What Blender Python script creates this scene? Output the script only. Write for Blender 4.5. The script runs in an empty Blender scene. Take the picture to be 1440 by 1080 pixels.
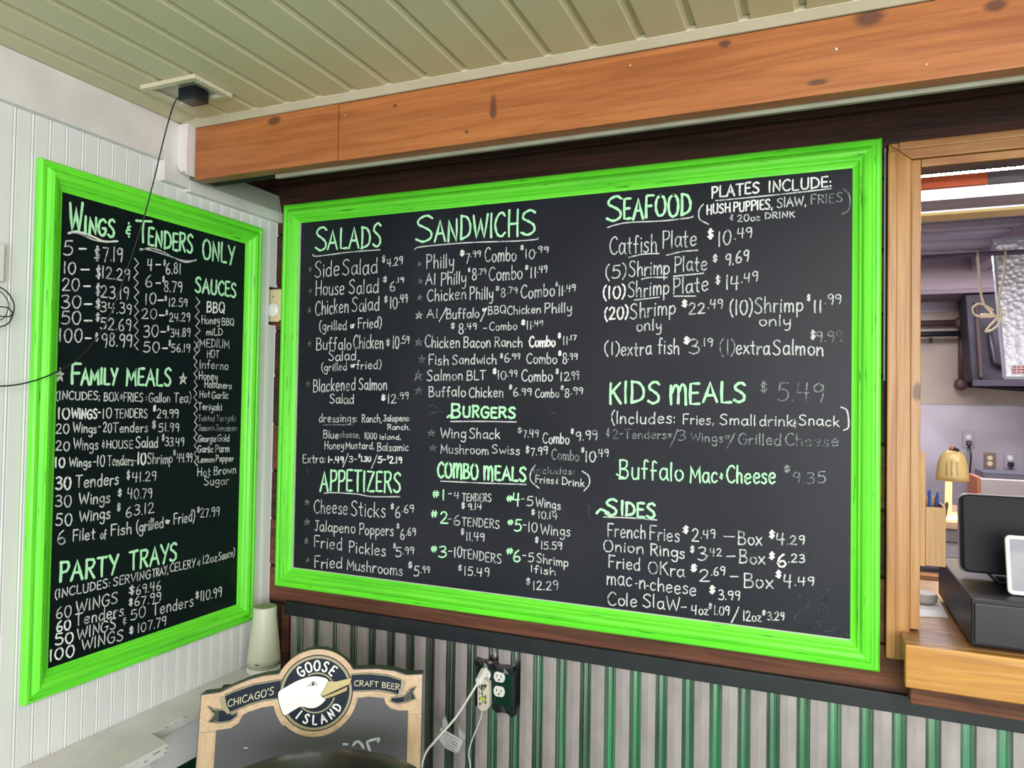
import bpy, math, random
from mathutils import Vector, Matrix
random.seed(7)
R = math.radians
scn = bpy.context.scene
COL = scn.collection

# ---------------------------------------------------------------- camera
cam_d = bpy.data.cameras.new('camera'); cam = bpy.data.objects.new('camera', cam_d); COL.objects.link(cam)
cam_d.sensor_width = 36.0; cam_d.lens = 1021.94*36/1440; cam_d.clip_start = 0.02
cam.matrix_world = Matrix.Translation((1.6259, -1.8695, 1.6)) @ Matrix.Rotation(0.39965, 4, 'Z') @ Matrix.Rotation(1.59410, 4, 'X') @ Matrix.Rotation(0.01607, 4, 'Z')
scn.camera = cam
scn.view_settings.view_transform = 'Standard'; scn.view_settings.look = 'None'
scn.view_settings.gamma = 1.0; scn.view_settings.use_curve_mapping = False
scn.view_settings.exposure = 0.0

# ---------------------------------------------------------------- world and lights
world = bpy.data.worlds.new('world'); scn.world = world; world.use_nodes = True
bg = world.node_tree.nodes['Background']; bg.inputs[0].default_value = (0.97, 0.97, 1.0, 1); bg.inputs[1].default_value = 0.6

def area(name, loc, target, sx, sy, power, color=(1, 1, 1)):
    d = bpy.data.lights.new(name, 'AREA'); d.shape = 'RECTANGLE'; d.size = sx; d.size_y = sy
    d.energy = power; d.color = color
    o = bpy.data.objects.new(name, d); COL.objects.link(o); o.location = loc
    o.rotation_euler = (Vector(target)-Vector(loc)).to_track_quat('-Z', 'Y').to_euler()
    return o
def point(name, loc, power, color, rad=0.05):
    d = bpy.data.lights.new(name, 'POINT'); d.energy = power; d.color = color; d.shadow_soft_size = rad
    o = bpy.data.objects.new(name, d); COL.objects.link(o); o.location = loc
    return o
area('daylight_from_windows', (3.0, -4.4, 1.45), (0.7, -.2, 1.5), 3.4, 1.7, 165, (1.0, 0.98, 0.99))
area('ceiling_lamp_light', (2.0, -1.95, 2.27), (1.6, -1.6, 0), 1.2, 0.3, 22, (1.0, 0.97, 0.9))
area('kitchen_lamp_front', (2.6, 0.84, 2.27), (2.6, 0.9, 0), 1.6, 0.22, 26, (1.0, 0.97, 1.0))
area('kitchen_lamp_rear', (2.7, 2.9, 2.45), (2.7, 3.2, 0), 1.6, 0.5, 55, (0.93, 0.9, 1.0))
point('perforated_lamp_bulb', (2.145, 1.62, 1.30), 3.0, (1.0, 0.72, 0.35), 0.03)

# ---------------------------------------------------------------- materials
def nt(m): return m.node_tree.nodes, m.node_tree.links
def base_mat(name, color=(.5, .5, .5), rough=.5, metal=0.0, spec=None):
    m = bpy.data.materials.new(name); m.use_nodes = True
    b = m.node_tree.nodes['Principled BSDF']
    b.inputs['Base Color'].default_value = (*color, 1); b.inputs['Roughness'].default_value = rough
    b.inputs['Metallic'].default_value = metal
    if spec is not None: b.inputs['Specular IOR Level'].default_value = spec
    return m
def noise_mat(name, c1, c2, scale=(5, 5, 5), nscale=1.0, rough=.5, metal=0.0, lo=.35, hi=.65, bump=0.0, detail=4, spec=None, world_space=False, rough2=None):
    m = base_mat(name, c1, rough, metal, spec); n, l = nt(m); b = n['Principled BSDF']
    if world_space:
        g = n.new('ShaderNodeNewGeometry'); src = g.outputs['Position']
    else:
        g = n.new('ShaderNodeTexCoord'); src = g.outputs['Object']
    mp = n.new('ShaderNodeMapping'); mp.inputs['Scale'].default_value = scale; l.new(src, mp.inputs[0])
    tx = n.new('ShaderNodeTexNoise'); tx.inputs['Scale'].default_value = nscale; tx.inputs['Detail'].default_value = detail
    l.new(mp.outputs[0], tx.inputs['Vector'])
    r = n.new('ShaderNodeValToRGB'); r.color_ramp.elements[0].position = lo; r.color_ramp.elements[1].position = hi
    r.color_ramp.elements[0].color = (*c1, 1); r.color_ramp.elements[1].color = (*c2, 1)
    l.new(tx.outputs['Fac'], r.inputs[0]); l.new(r.outputs[0], b.inputs['Base Color'])
    if bump:
        bp = n.new('ShaderNodeBump'); bp.inputs['Strength'].default_value = bump; bp.inputs['Distance'].default_value = .004
        l.new(tx.outputs['Fac'], bp.inputs['Height']); l.new(bp.outputs[0], b.inputs['Normal'])
    if rough2 is not None:
        mr = n.new('ShaderNodeMapRange'); mr.inputs[3].default_value = rough; mr.inputs[4].default_value = rough2
        l.new(tx.outputs['Fac'], mr.inputs[0]); l.new(mr.outputs[0], b.inputs['Roughness'])
    return m
def mixcol(n, l, fac, a, b):
    mx = n.new('ShaderNodeMix'); mx.data_type = 'RGBA'
    l.new(fac, mx.inputs[0])
    if isinstance(a, tuple): mx.inputs[6].default_value = (*a, 1)
    else: l.new(a, mx.inputs[6])
    if isinstance(b, tuple): mx.inputs[7].default_value = (*b, 1)
    else: l.new(b, mx.inputs[7])
    return mx.outputs[2]
def wood(name, light, dark, axis='x', rough=.45, knots=(), knotcol=(.09, .035, .02), fine=1.0, bump=.15, patches=None):
    """wood grain running along `axis`; knots = (x, z, rx, rz) in world metres"""
    m = base_mat(name, light, rough); n, l = nt(m); b = n['Principled BSDF']
    g = n.new('ShaderNodeNewGeometry')
    def noisetex(sc, detail, lo, hi, dist=0.0):
        mp = n.new('ShaderNodeMapping'); mp.inputs['Scale'].default_value = sc; l.new(g.outputs['Position'], mp.inputs[0])
        t = n.new('ShaderNodeTexNoise'); t.inputs['Scale'].default_value = 1; t.inputs['Detail'].default_value = detail
        t.inputs['Distortion'].default_value = dist
        l.new(mp.outputs[0], t.inputs['Vector'])
        mr = n.new('ShaderNodeMapRange'); mr.inputs[1].default_value = lo; mr.inputs[2].default_value = hi
        l.new(t.outputs['Fac'], mr.inputs[0]); return mr.outputs[0]
    k = {'x': lambda a, c: (a, c, c), 'y': lambda a, c: (c, a, c), 'z': lambda a, c: (c, c, a)}[axis]
    coarse = noisetex(k(2.2, 26*fine), 5, .38, .68, 1.2)
    f2 = noisetex(k(7, 190*fine), 3, .45, .75, .3)
    c = mixcol(n, l, coarse, light, dark)
    mu = n.new('ShaderNodeMath'); mu.operation = 'MULTIPLY'; mu.inputs[1].default_value = .45; l.new(f2, mu.inputs[0])
    c = mixcol(n, l, mu.outputs[0], c, tuple(v*.6 for v in dark))
    sep = n.new('ShaderNodeSeparateXYZ'); l.new(g.outputs['Position'], sep.inputs[0])
    for (kx, kz, rx, rz) in knots:
        def M(op, a, bb):
            q = n.new('ShaderNodeMath'); q.operation = op
            for i, v in enumerate((a, bb)):
                if isinstance(v, (int, float)): q.inputs[i].default_value = v
                else: l.new(v, q.inputs[i])
            return q.outputs[0]
        dx = M('DIVIDE', M('SUBTRACT', sep.outputs[0], kx), rx); dz = M('DIVIDE', M('SUBTRACT', sep.outputs[2], kz), rz)
        d = M('SQRT', M('ADD', M('MULTIPLY', dx, dx), M('MULTIPLY', dz, dz)), 0)
        d = M('ADD', d, M('MULTIPLY', M('SUBTRACT', coarse, .5), .5))
        mr = n.new('ShaderNodeMapRange'); mr.inputs[1].default_value = 1.15; mr.inputs[2].default_value = .55; l.new(d, mr.inputs[0])
        c = mixcol(n, l, M('MULTIPLY', mr.outputs[0], .85), c, knotcol)
    l.new(c, b.inputs['Base Color'])
    if bump:
        bp = n.new('ShaderNodeBump'); bp.inputs['Strength'].default_value = bump; bp.inputs['Distance'].default_value = .003
        l.new(coarse, bp.inputs['Height']); l.new(bp.outputs[0], b.inputs['Normal'])
    return m
def emit(name, color, strength):
    m = bpy.data.materials.new(name); m.use_nodes = True; n, l = nt(m); n.clear()
    e = n.new('ShaderNodeEmission'); e.inputs[0].default_value = (*color, 1); e.inputs[1].default_value = strength
    o = n.new('ShaderNodeOutputMaterial'); l.new(e.outputs[0], o.inputs[0]); return m
def green_paint(name, scale):
    m = noise_mat(name, (.17, .88, .040), (.11, .70, .030), scale, 1.0, .42, lo=.45, hi=.72, bump=.25, detail=6)
    n, l = nt(m); b = n['Principled BSDF']
    tc = n.new('ShaderNodeTexCoord'); mp = n.new('ShaderNodeMapping'); mp.inputs['Scale'].default_value = tuple(v*2.7+1.3 for v in scale)
    l.new(tc.outputs['Object'], mp.inputs[0]); t = n.new('ShaderNodeTexNoise'); t.inputs['Scale'].default_value = 1; t.inputs['Detail'].default_value = 2
    l.new(mp.outputs[0], t.inputs[0]); mr = n.new('ShaderNodeMapRange'); mr.inputs[1].default_value = .66; mr.inputs[2].default_value = .74
    l.new(t.outputs['Fac'], mr.inputs[0]); src = b.inputs['Base Color'].links[0].from_socket
    l.new(mixcol(n, l, mr.outputs[0], src, (.02, .26, .01)), b.inputs['Base Color'])
    return m
def chalk(name, c, under, lo=.25, hi=.5, scale=260):
    m = base_mat(name, c, .9, spec=.1); n, l = nt(m); b = n['Principled BSDF']
    tc = n.new('ShaderNodeNewGeometry'); t = n.new('ShaderNodeTexNoise'); t.inputs['Scale'].default_value = scale; t.inputs['Detail'].default_value = 3
    l.new(tc.outputs['Position'], t.inputs['Vector'])
    t2 = n.new('ShaderNodeTexNoise'); t2.inputs['Scale'].default_value = 22; l.new(tc.outputs['Position'], t2.inputs['Vector'])
    ad = n.new('ShaderNodeMath'); ad.operation = 'ADD'; l.new(t.outputs['Fac'], ad.inputs[0])
    sc = n.new('ShaderNodeMath'); sc.operation = 'MULTIPLY_ADD'; sc.inputs[1].default_value = .8; sc.inputs[2].default_value = -.4
    l.new(t2.outputs['Fac'], sc.inputs[0]); l.new(sc.outputs[0], ad.inputs[1])
    mr = n.new('ShaderNodeMapRange'); mr.inputs[1].default_value = lo; mr.inputs[2].default_value = hi; l.new(ad.outputs[0], mr.inputs[0])
    l.new(mixcol(n, l, mr.outputs[0], under, c), b.inputs['Base Color'])
    return m

M = {}
M['green_h'] = green_paint('bright green brushed paint along rails', (3.5, 60, 60))
M['green_v'] = green_paint('bright green brushed paint along stiles', (60, 60, 3.5))
M['slate'] = noise_mat('black chalkboard', (.0085, .0105, .0175), (.026, .027, .041), (1, 1, 1), 2.2, .40, lo=.38, hi=.78, detail=7, spec=.30, world_space=True, rough2=.52)
M['slate_left'] = noise_mat('deep black green chalkboard', (.0015, .0065, .0085), (.006, .0115, .0145), (1, 1, 1), 2.6, .42, lo=.35, hi=.75, detail=6, spec=.22, world_space=True)  # left board's slate, set darker and greener than the main one
M['white_ch'] = chalk('white chalk', (.66, .68, .68), (.18, .19, .2))
M['bold_ch'] = chalk('heavy white chalk', (.85, .86, .84), (.35, .36, .36), .15, .4)
M['faint_ch'] = chalk('faint chalk', (.38, .40, .41), (.07, .075, .085), .35, .65)
M['smudge'] = chalk('erased chalk', (.10, .105, .11), (.025, .03, .035), .4, .7, 120)
M['green_ch'] = chalk('mint green chalk', (.52, .95, .60), (.30, .72, .38), .2, .45)
M['white_wall'] = noise_mat('white painted beadboard', (.80, .80, .81), (.72, .72, .74), (6, 6, 1.2), 1, .42, lo=.3, hi=.7, bump=.05, world_space=True)
M['white_trim'] = noise_mat('white painted trim', (.79, .76, .76), (.70, .67, .67), (3, 3, 3), 3, .45, bump=.1, world_space=True)
M['scuff'] = base_mat('bare scuffed wood', (.25, .22, .18), .8)
M['ceiling'] = noise_mat('cream vinyl ceiling panel', (.66, .61, .41), (.60, .55, .36), (2, 1, 2), 1.5, .38, world_space=True)
M['ceiling_trim'] = noise_mat('cream vinyl trim', (.66, .60, .46), (.60, .54, .40), (3, 3, 3), 3, .4, world_space=True)
M['dark'] = base_mat('dark void', (.012, .010, .010), .9)
M['beam'] = wood('orange stained pine beam', (.46, .165, .050), (.33, .10, .028), 'x', .42,
    knots=((.948, 2.258, .010, .030), (1.707, 2.316, .026, .018), (1.905, 2.30, .016, .012), (.328, 2.312, .020, .012), (.69, 2.30, .006, .005), (1.45, 2.312, .012, .010), (.882, 2.213, .005, .004), (1.62, 2.21, .02, .006)))
M['plank'] = wood('rough dark brown barn plank', (.075, .024, .012), (.022, .008, .005), 'x', .75, fine=1.2, bump=.6)
M['plank2'] = wood('rough brown barn plank', (.19, .068, .034), (.07, .024, .013), 'x', .75, fine=1.3, bump=.6)
M['casing'] = wood('golden varnished pine casing', (.50, .255, .075), (.36, .155, .042), 'z', .35, knots=((1.83, 1.635, .011, .02),), fine=1.1)
M['casing_h'] = wood('golden varnished pine head casing', (.50, .25, .09), (.36, .155, .055), 'x', .35)
M['counter'] = wood('yellow varnished pine counter', (.66, .34, .075), (.50, .22, .045), 'x', .3, fine=.8)
M['black_trim'] = noise_mat('charcoal painted trim board', (.012, .015, .02), (.018, .021, .027), (4, 4, 4), 4, .5, world_space=True)
M['galv'] = noise_mat('galvanised corrugated steel', (.46, .405, .41), (.35, .305, .31), (9, 9, 4), 3, .42, metal=.25, lo=.3, hi=.7, detail=8, bump=.05, world_space=True, rough2=.55)
M['galv_clean'] = noise_mat('bright zinc in the valleys', (.85, .85, .85), (.40, .40, .40), (22, 22, 2.5), 1.0, .12, metal=1.0, lo=.35, hi=.7, detail=4, bump=.03, world_space=True, rough2=.34)
M['floor'] = noise_mat('grey brown floor', (.42, .38, .36), (.36, .32, .30), (2, 2, 2), 3, .5, world_space=True)
M['dark_green'] = base_mat('dark green paint', (.004, .045, .02), .35)
M['cream'] = noise_mat('cream plastic shell', (.66, .68, .53), (.62, .64, .50), (5, 5, 5), 3, .35)
M['ivory'] = base_mat('ivory plastic', (.74, .62, .38), .4)
M['dome'] = base_mat('milky lens', (.78, .77, .74), .2)
M['black'] = base_mat('black plastic', (.008, .010, .016), .3)
M['cable'] = base_mat('black cable', (.012, .012, .014), .5)
M['white_plastic'] = base_mat('white plastic', (.78, .77, .75), .35)
M['yellow_cord'] = base_mat('yellowed cord', (.72, .62, .40), .5)
M['screw'] = base_mat('bright screw head', (.6, .58, .55), .35, .9)
M['bark'] = base_mat('dark slot', (.01, .01, .01), .8)

# ---------------------------------------------------------------- mesh building
BASE = {}
class MB:
    def __init__(s): s.v = []; s.f = []; s.m = []; s.mi = 0
    def add(s, vs, fs):
        k = len(s.v); s.v += [tuple(p) for p in vs]; s.f += [tuple(i+k for i in f) for f in fs]; s.m += [s.mi]*len(fs); return s
    def box(s, x0, x1, y0, y1, z0, z1):
        return s.add([(x0, y0, z0), (x1, y0, z0), (x1, y1, z0), (x0, y1, z0), (x0, y0, z1), (x1, y0, z1), (x1, y1, z1), (x0, y1, z1)],
            [(0, 3, 2, 1), (4, 5, 6, 7), (0, 1, 5, 4), (1, 2, 6, 5), (2, 3, 7, 6), (3, 0, 4, 7)])
    def hexa(s, pts): return s.add(pts, [(0, 3, 2, 1), (4, 5, 6, 7), (0, 1, 5, 4), (1, 2, 6, 5), (2, 3, 7, 6), (3, 0, 4, 7)])
    def prism(s, poly, y0, y1):
        """polygon in the xz plane, front face at y0 (smaller y), back at y1"""
        n = len(poly); ar = sum(poly[i][0]*poly[(i+1) % n][1]-poly[(i+1) % n][0]*poly[i][1] for i in range(n))
        if ar < 0: poly = poly[::-1]
        vs = [(x, y0, z) for x, z in poly]+[(x, y1, z) for x, z in poly]
        return s.add(vs, [tuple(range(n)), tuple(range(2*n-1, n-1, -1))]+[(i, i+n, (i+1) % n+n, (i+1) % n) for i in range(n)])
    def prism_z(s, poly, z0, z1):
        n = len(poly); ar = sum(poly[i][0]*poly[(i+1) % n][1]-poly[(i+1) % n][0]*poly[i][1] for i in range(n))
        if ar < 0: poly = poly[::-1]
        vs = [(x, y, z0) for x, y in poly]+[(x, y, z1) for x, y in poly]
        return s.add(vs, [tuple(range(n-1, -1, -1)), tuple(range(n, 2*n))]+[(i, (i+1) % n, (i+1) % n+n, i+n) for i in range(n)])
    def tube(s, pts, r, seg=8, closed_caps=True):
        P = [Vector(p) for p in pts]; rings = []
        rr = r if isinstance(r, (list, tuple)) else [r]*len(P)
        up = None
        for i, p in enumerate(P):
            t = (P[min(i+1, len(P)-1)]-P[max(i-1, 0)]).normalized()
            if up is None:
                up = Vector((0, 0, 1)) if abs(t.z) < .9 else Vector((1, 0, 0))
            a = t.cross(up)
            if a.length < 1e-4: a = t.cross(Vector((0, 1, 0)))
            a.normalize(); b = t.cross(a).normalized(); up = -b if False else b.cross(t)*0 + a.cross(t)
            up = a.cross(t)
            rings.append([p+a*(math.cos(2*math.pi*k/seg)*rr[i])+b*(math.sin(2*math.pi*k/seg)*rr[i]) for k in range(seg)])
        vs = [q for rg in rings for q in rg]; fs = []
        for i in range(len(P)-1):
            for k in range(seg):
                a0 = i*seg+k; a1 = i*seg+(k+1) % seg
                fs.append((a0, a0+seg, a1+seg, a1))
        fs.append(tuple(range(seg))); e = (len(P)-1)*seg; fs.append(tuple(range(e+seg-1, e-1, -1)))
        return s.add(vs, fs)
    def lathe(s, prof, cx, cy, seg=32, axis='z', cz=0):
        """prof = (radius, height) from bottom to top"""
        vs = []; fs = []
        for r, h in prof:
            for k in range(seg):
                a = 2*math.pi*k/seg
                if axis == 'z': vs.append((cx+r*math.cos(a), cy+r*math.sin(a), h))
                else: vs.append((cx+r*math.cos(a), cy-h, cz+r*math.sin(a)))   # axis towards -y
        for i in range(len(prof)-1):
            for k in range(seg):
                a0 = i*seg+k; a1 = i*seg+(k+1) % seg
                fs.append((a0, a1, a1+seg, a0+seg))
        fs.append(tuple(range(seg-1, -1, -1))); e = (len(prof)-1)*seg; fs.append(tuple(range(e, e+seg)))
        return s.add(vs, fs)
    def build(s, name, mat, parent=None, label=None, cat=None, group=None, kind=None, smooth=False, bevel=0, T=None, segs=2):
        vs = [T(p) for p in s.v] if T else s.v
        bx = BASE.get(parent.name, (0, 0, 0)) if parent else (0, 0, 0)
        root_loc = None
        if parent is None:
            lo = [min(v[i] for v in vs) for i in range(3)]; hi = [max(v[i] for v in vs) for i in range(3)]
            bx = ((lo[0]+hi[0])/2, (lo[1]+hi[1])/2, lo[2]); root_loc = bx
        me = bpy.data.meshes.new(name)
        me.from_pydata([(v[0]-bx[0], v[1]-bx[1], v[2]-bx[2]) for v in vs], [], s.f)
        mats = mat if isinstance(mat, (list, tuple)) else [mat]
        for q in mats: me.materials.append(q)
        if len(mats) > 1: me.polygons.foreach_set('material_index', s.m)
        if smooth: me.shade_smooth()
        o = bpy.data.objects.new(name, me); COL.objects.link(o)
        if parent: o.parent = parent; BASE[o.name] = bx
        else: o.location = root_loc; BASE[o.name] = root_loc
        if bevel:
            bv = o.modifiers.new('bevel', 'BEVEL'); bv.width = bevel; bv.segments = segs; bv.limit_method = 'ANGLE'; bv.angle_limit = R(40)
            bv.harden_normals = False
        if label: o['label'] = label
        if cat: o['category'] = cat
        if group: o['group'] = group
        if kind: o['kind'] = kind
        return o
def thing(name, label, cat, base, rotz=0.0, group=None, kind=None):
    """Empty at the thing's base. Children are modelled in a frame turned by rotz about the world origin; base is given in that frame."""
    o = bpy.data.objects.new(name, None); COL.objects.link(o); o.empty_display_size = .05
    o.location = Matrix.Rotation(rotz, 3, 'Z') @ Vector(base); o.rotation_euler = (0, 0, rotz); BASE[o.name] = base
    if label: o['label'] = label
    if cat: o['category'] = cat
    if group: o['group'] = group
    if kind: o['kind'] = kind
    return o
def dup(o, parent, loc, rot=None, label=None):
    c = o.copy(); COL.objects.link(c); c.parent = parent; c.location = loc
    if rot: c.rotation_euler = rot
    return c
def smooth_path(P, n=6):
    P = [Vector(p) for p in P]; Q = [P[0]*2-P[1]]+P+[P[-1]*2-P[-2]]; out = []
    for i in range(1, len(Q)-2):
        for k in range(n):
            t = k/n; a, b, c, d = Q[i-1], Q[i], Q[i+1], Q[i+2]
            out.append(.5*((2*b)+(c-a)*t+(2*a-5*b+4*c-d)*t*t+(3*b-a-3*c+d)*t**3))
    out.append(P[-1]); return out

# ---------------------------------------------------------------- handwriting: single-stroke letters
G = {
'A': "64;!0,0 32,100 64,0;!12,38 52,38", 'B': "56;!6,0 6,100;5,98 40,96 46,76 34,56 8,52;8,52 44,48 54,26 42,4 4,0",
'C': "58;56,84 40,99 16,86 2,50 14,12 38,0 58,14", 'D': "60;!6,0 6,100;4,99 38,92 58,58 50,18 4,0",
'E': "48;!46,98 6,98 6,2 48,2;!6,52 40,52", 'F': "46;!48,98 6,98;!6,100 6,0;!6,52 38,52",
'G': "62;58,84 38,99 12,84 2,46 16,8 42,2 58,24 58,46;!36,46 62,46", 'H': "58;!6,100 6,0;!54,100 54,0;!6,50 54,50",
'I': "14;!7,100 7,0", 'J': "46;!14,98 50,98;34,98 34,24 22,2 4,14", 'K': "54;!6,100 6,0;!50,98 8,46;!20,58 54,0",
'L': "46;!6,100 6,2 48,2", 'M': "72;!4,0 8,100 36,28 64,100 70,0", 'µ': "78;!4,98 6,0;5,58 22,98 38,84 38,4;38,58 54,98 70,84 74,-6", 'N': "60;!6,0 6,100 54,2 54,100",
'O': "64;34,100 10,86 2,46 14,8 34,0 56,14 62,54 52,88 30,100", 'P': "52;!6,0 6,100;4,98 42,96 50,74 38,52 6,46",
'Q': "64;34,100 10,86 2,46 14,8 34,0 56,14 62,54 52,88 30,100;!38,26 62,-8", 'R': "56;!6,0 6,100;4,98 42,96 50,76 36,54 6,50;!24,52 54,0",
'S': "54;50,88 34,100 12,90 8,70 28,54 46,36 46,12 24,0 2,12", 'T': "56;!0,98 56,98;!28,98 28,0",
'U': "58;6,100 4,40 12,6 32,0 50,10 54,50 54,100", 'V': "58;!0,100 28,0 58,100", 'W': "82;!0,100 20,0 42,84 62,0 82,100",
'X': "54;!0,98 54,0;!52,98 0,0", 'Y': "54;!0,100 28,52;!56,100 20,0", 'Z': "54;!2,98 52,98 2,2 54,2",
'a': "46;40,48 24,58 6,44 4,18 18,0 36,14 42,34;!42,58 42,12 50,0", 'b': "44;!4,100 4,4;4,36 22,58 40,44 40,16 22,0 4,10",
'c': "40;38,48 22,58 6,42 4,18 18,0 38,10", 'd': "46;40,46 22,58 4,40 4,14 20,0 40,16;!42,100 42,0",
'e': "44;4,30 38,34 36,52 20,58 4,42 4,16 18,0 40,10", 'f': "34;34,92 22,100 14,84 14,0;!0,54 30,54",
'g': "46;40,48 22,58 4,42 6,18 22,8 40,22;42,56 42,-10 34,-34 14,-34 4,-24", 'h': "44;!4,100 4,0;4,34 20,56 36,48 38,20 40,0",
'i': "10;!5,58 5,0;!5,76 5,81", 'j': "24;18,58 18,-10 8,-34 -2,-26;!18,76 18,81", 'k': "42;!4,100 4,0;!36,58 6,24;!14,32 40,0",
'l': "10;!5,100 5,0", 'm': "66;!4,58 4,0;4,34 16,56 30,46 32,0;32,34 46,56 60,46 62,0", 'n': "44;!4,58 4,0;4,32 20,57 36,48 38,24 40,0",
'o': "44;22,58 6,46 3,24 14,2 28,1 42,18 40,44 20,58", 'p': "44;!4,58 4,-36;4,38 22,58 40,44 40,18 22,2 4,14",
'q': "46;40,48 22,58 4,42 6,18 22,4 40,18;!42,58 42,-34", 'r': "34;!4,58 4,0;4,30 16,52 34,52",
's': "36;34,50 20,58 6,48 14,34 30,24 30,6 14,0 0,8", 't': "34;16,90 16,12 28,0;!0,58 32,58",
'u': "44;4,58 4,18 16,0 34,10 40,30;!40,58 40,0", 'v': "40;!0,58 20,0 40,58", 'w': "58;!0,58 14,0 29,48 44,0 58,58",
'x': "40;!0,58 40,0;!38,58 0,0", 'y': "44;4,58 6,26 18,16 36,28;40,58 38,-8 28,-34 8,-32", 'z': "40;!2,56 38,56 2,2 40,2",
'0': "54;30,100 10,84 3,42 18,3 38,3 52,42 46,86 26,100", '1': "18;!9,100 9,0", '2': "52;4,80 20,100 42,88 38,54 4,4;!4,3 52,2",
'3': "48;6,92 28,100 44,84 34,60 18,53;18,53 44,44 46,16 24,0 2,10", '4': "56;!8,96 2,46 52,46;!44,96 40,0",
'5': "50;!46,98 12,98 8,58;8,58 30,62 48,42 42,10 20,0 2,8", '6': "50;36,100 14,74 4,30 16,2 38,4 46,28 30,48 8,34",
'7': "48;!2,96 46,96 18,0", '8': "48;42,88 26,100 8,86 12,62 36,44 44,18 26,0 6,14 12,44 36,64 42,88",
'9': "46;42,80 26,98 6,84 6,62 24,52 40,66;42,90 42,40 34,0", '.': "8;!4,1 4,7", ',': "10;!6,8 1,-14", ':': "8;!4,10 4,16;!4,46 4,52",
';': "10;!6,10 1,-12;!5,46 5,52", '-': "34;!2,50 32,50", '/': "36;!0,0 36,100", '(': "20;20,108 4,80 3,28 20,-14",
')': "20;0,108 17,80 17,28 0,-14", "'": "8;!5,100 3,78", '#': "50;!14,96 10,4;!36,96 32,4;!0,66 48,68;!0,34 46,36",
'$': "46;40,78 24,88 8,76 14,58 34,44 36,24 18,12 4,22;!18,106 18,-6;!28,106 28,-6",
'&': "26;22,74 8,70 10,54 20,50;20,50 4,44 4,24 22,22;!13,92 13,98;!13,0 13,6", '*': "60;!8,0 30,100 50,0 2,62 58,60 8,0"}
def cr2(P, n=4):
    if len(P) < 3: return P
    Q = [(2*P[0][0]-P[1][0], 2*P[0][1]-P[1][1])]+P+[(2*P[-1][0]-P[-2][0], 2*P[-1][1]-P[-2][1])]; o = []
    for i in range(1, len(Q)-2):
        a, b, c, d = Q[i-1:i+3]
        for k in range(n):
            t = k/n
            o.append(tuple(.5*(2*b[j]+(c[j]-a[j])*t+(2*a[j]-5*b[j]+4*c[j]-d[j])*t*t+(3*b[j]-a[j]-3*c[j]+d[j])*t**3) for j in (0, 1)))
    o.append(P[-1]); return o
GL = {}
for ch, s in G.items():
    a = s.split(';'); st = []
    for q in a[1:]:
        ln = q[0] == '!'; pts = [tuple(float(v)/100 for v in t.split(',')) for t in q.lstrip('!').split()]
        if ln:
            o = [pts[0]]
            for i in range(1, len(pts)):          # a slight bow so that straight strokes look drawn by hand
                x0, y0 = pts[i-1]; x1, y1 = pts[i]
                o.append(((x0+x1)/2+(y1-y0)*.018, (y0+y1)/2-(x1-x0)*.018)); o.append(pts[i])
            st.append(o)
        else: st.append(cr2(pts))
    GL[ch] = (float(a[0])/100, st)
def ribbon(mb, pts, w, y, y2=None):
    """flat stroke on the plane y, seen from -y; pts in (x, z)"""
    L = []; Rr = []; n = len(pts)
    for i in range(n):
        a = pts[max(i-1, 0)]; b = pts[min(i+1, n-1)]; dx, dz = b[0]-a[0], b[1]-a[1]; d = math.hypot(dx, dz) or 1e-9
        ww = w*.5*(1+.16*math.sin(i*1.7+pts[0][0]*300)); nx, nz = -dz/d*ww, dx/d*ww
        L.append((pts[i][0]+nx, y, pts[i][1]+nz)); Rr.append((pts[i][0]-nx, y, pts[i][1]-nz))
    def cap(i, j):
        p, q = pts[i], pts[j]; dx, dz = p[0]-q[0], p[1]-q[1]; d = math.hypot(dx, dz) or 1e-9; h = w*.42
        ux, uz = dx/d, dz/d
        return [(p[0]+ux*h+uz*h*.5, y, p[1]+uz*h-ux*h*.5), (p[0]+ux*h-uz*h*.5, y, p[1]+uz*h+ux*h*.5)]
    c0 = cap(0, 1); c1 = cap(n-1, n-2)
    vs = L+Rr+c0+c1; fs = [(i, n+i, n+i+1, i+1) for i in range(n-1)]
    fs.append((0, 2*n, 2*n+1, n)); fs.append((n-1, 2*n-1, 2*n+2, 2*n+3))
    mb.add(vs, fs)
def write(mb, text, x0, z0, x1, z1, h0, h1, w, y, jit=.02, rnd=random):
    W_ = []; x = 0; sc = 0
    for i, ch in enumerate(text):
        if ch == ' ': x += .34; continue
        gw, st = GL[ch]; W_.append((x, gw, st)); x += gw+.15
    tot = x-.15
    for (gx, gw, st) in W_:
        oy = rnd.uniform(-jit, jit)*1.6; ks = 1+rnd.uniform(-.05, .05)
        for s in st:
            jx, jz = rnd.uniform(-jit, jit), rnd.uniform(-jit, jit); P = []
            for (px, pz) in s:
                t = (gx+px+jx)/tot if tot > .2 else .5+(px+jx-gw/2)*(h0/(x1-x0+1e-6))*.6
                h = h0+(h1-h0)*t
                P.append((x0+(x1-x0)*t, z0+(z1-z0)*t+(pz*ks+oy+jz)*h))
            sc += 1; ribbon(mb, P, w, y-.000012*sc)     # later strokes lie over earlier ones

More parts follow.
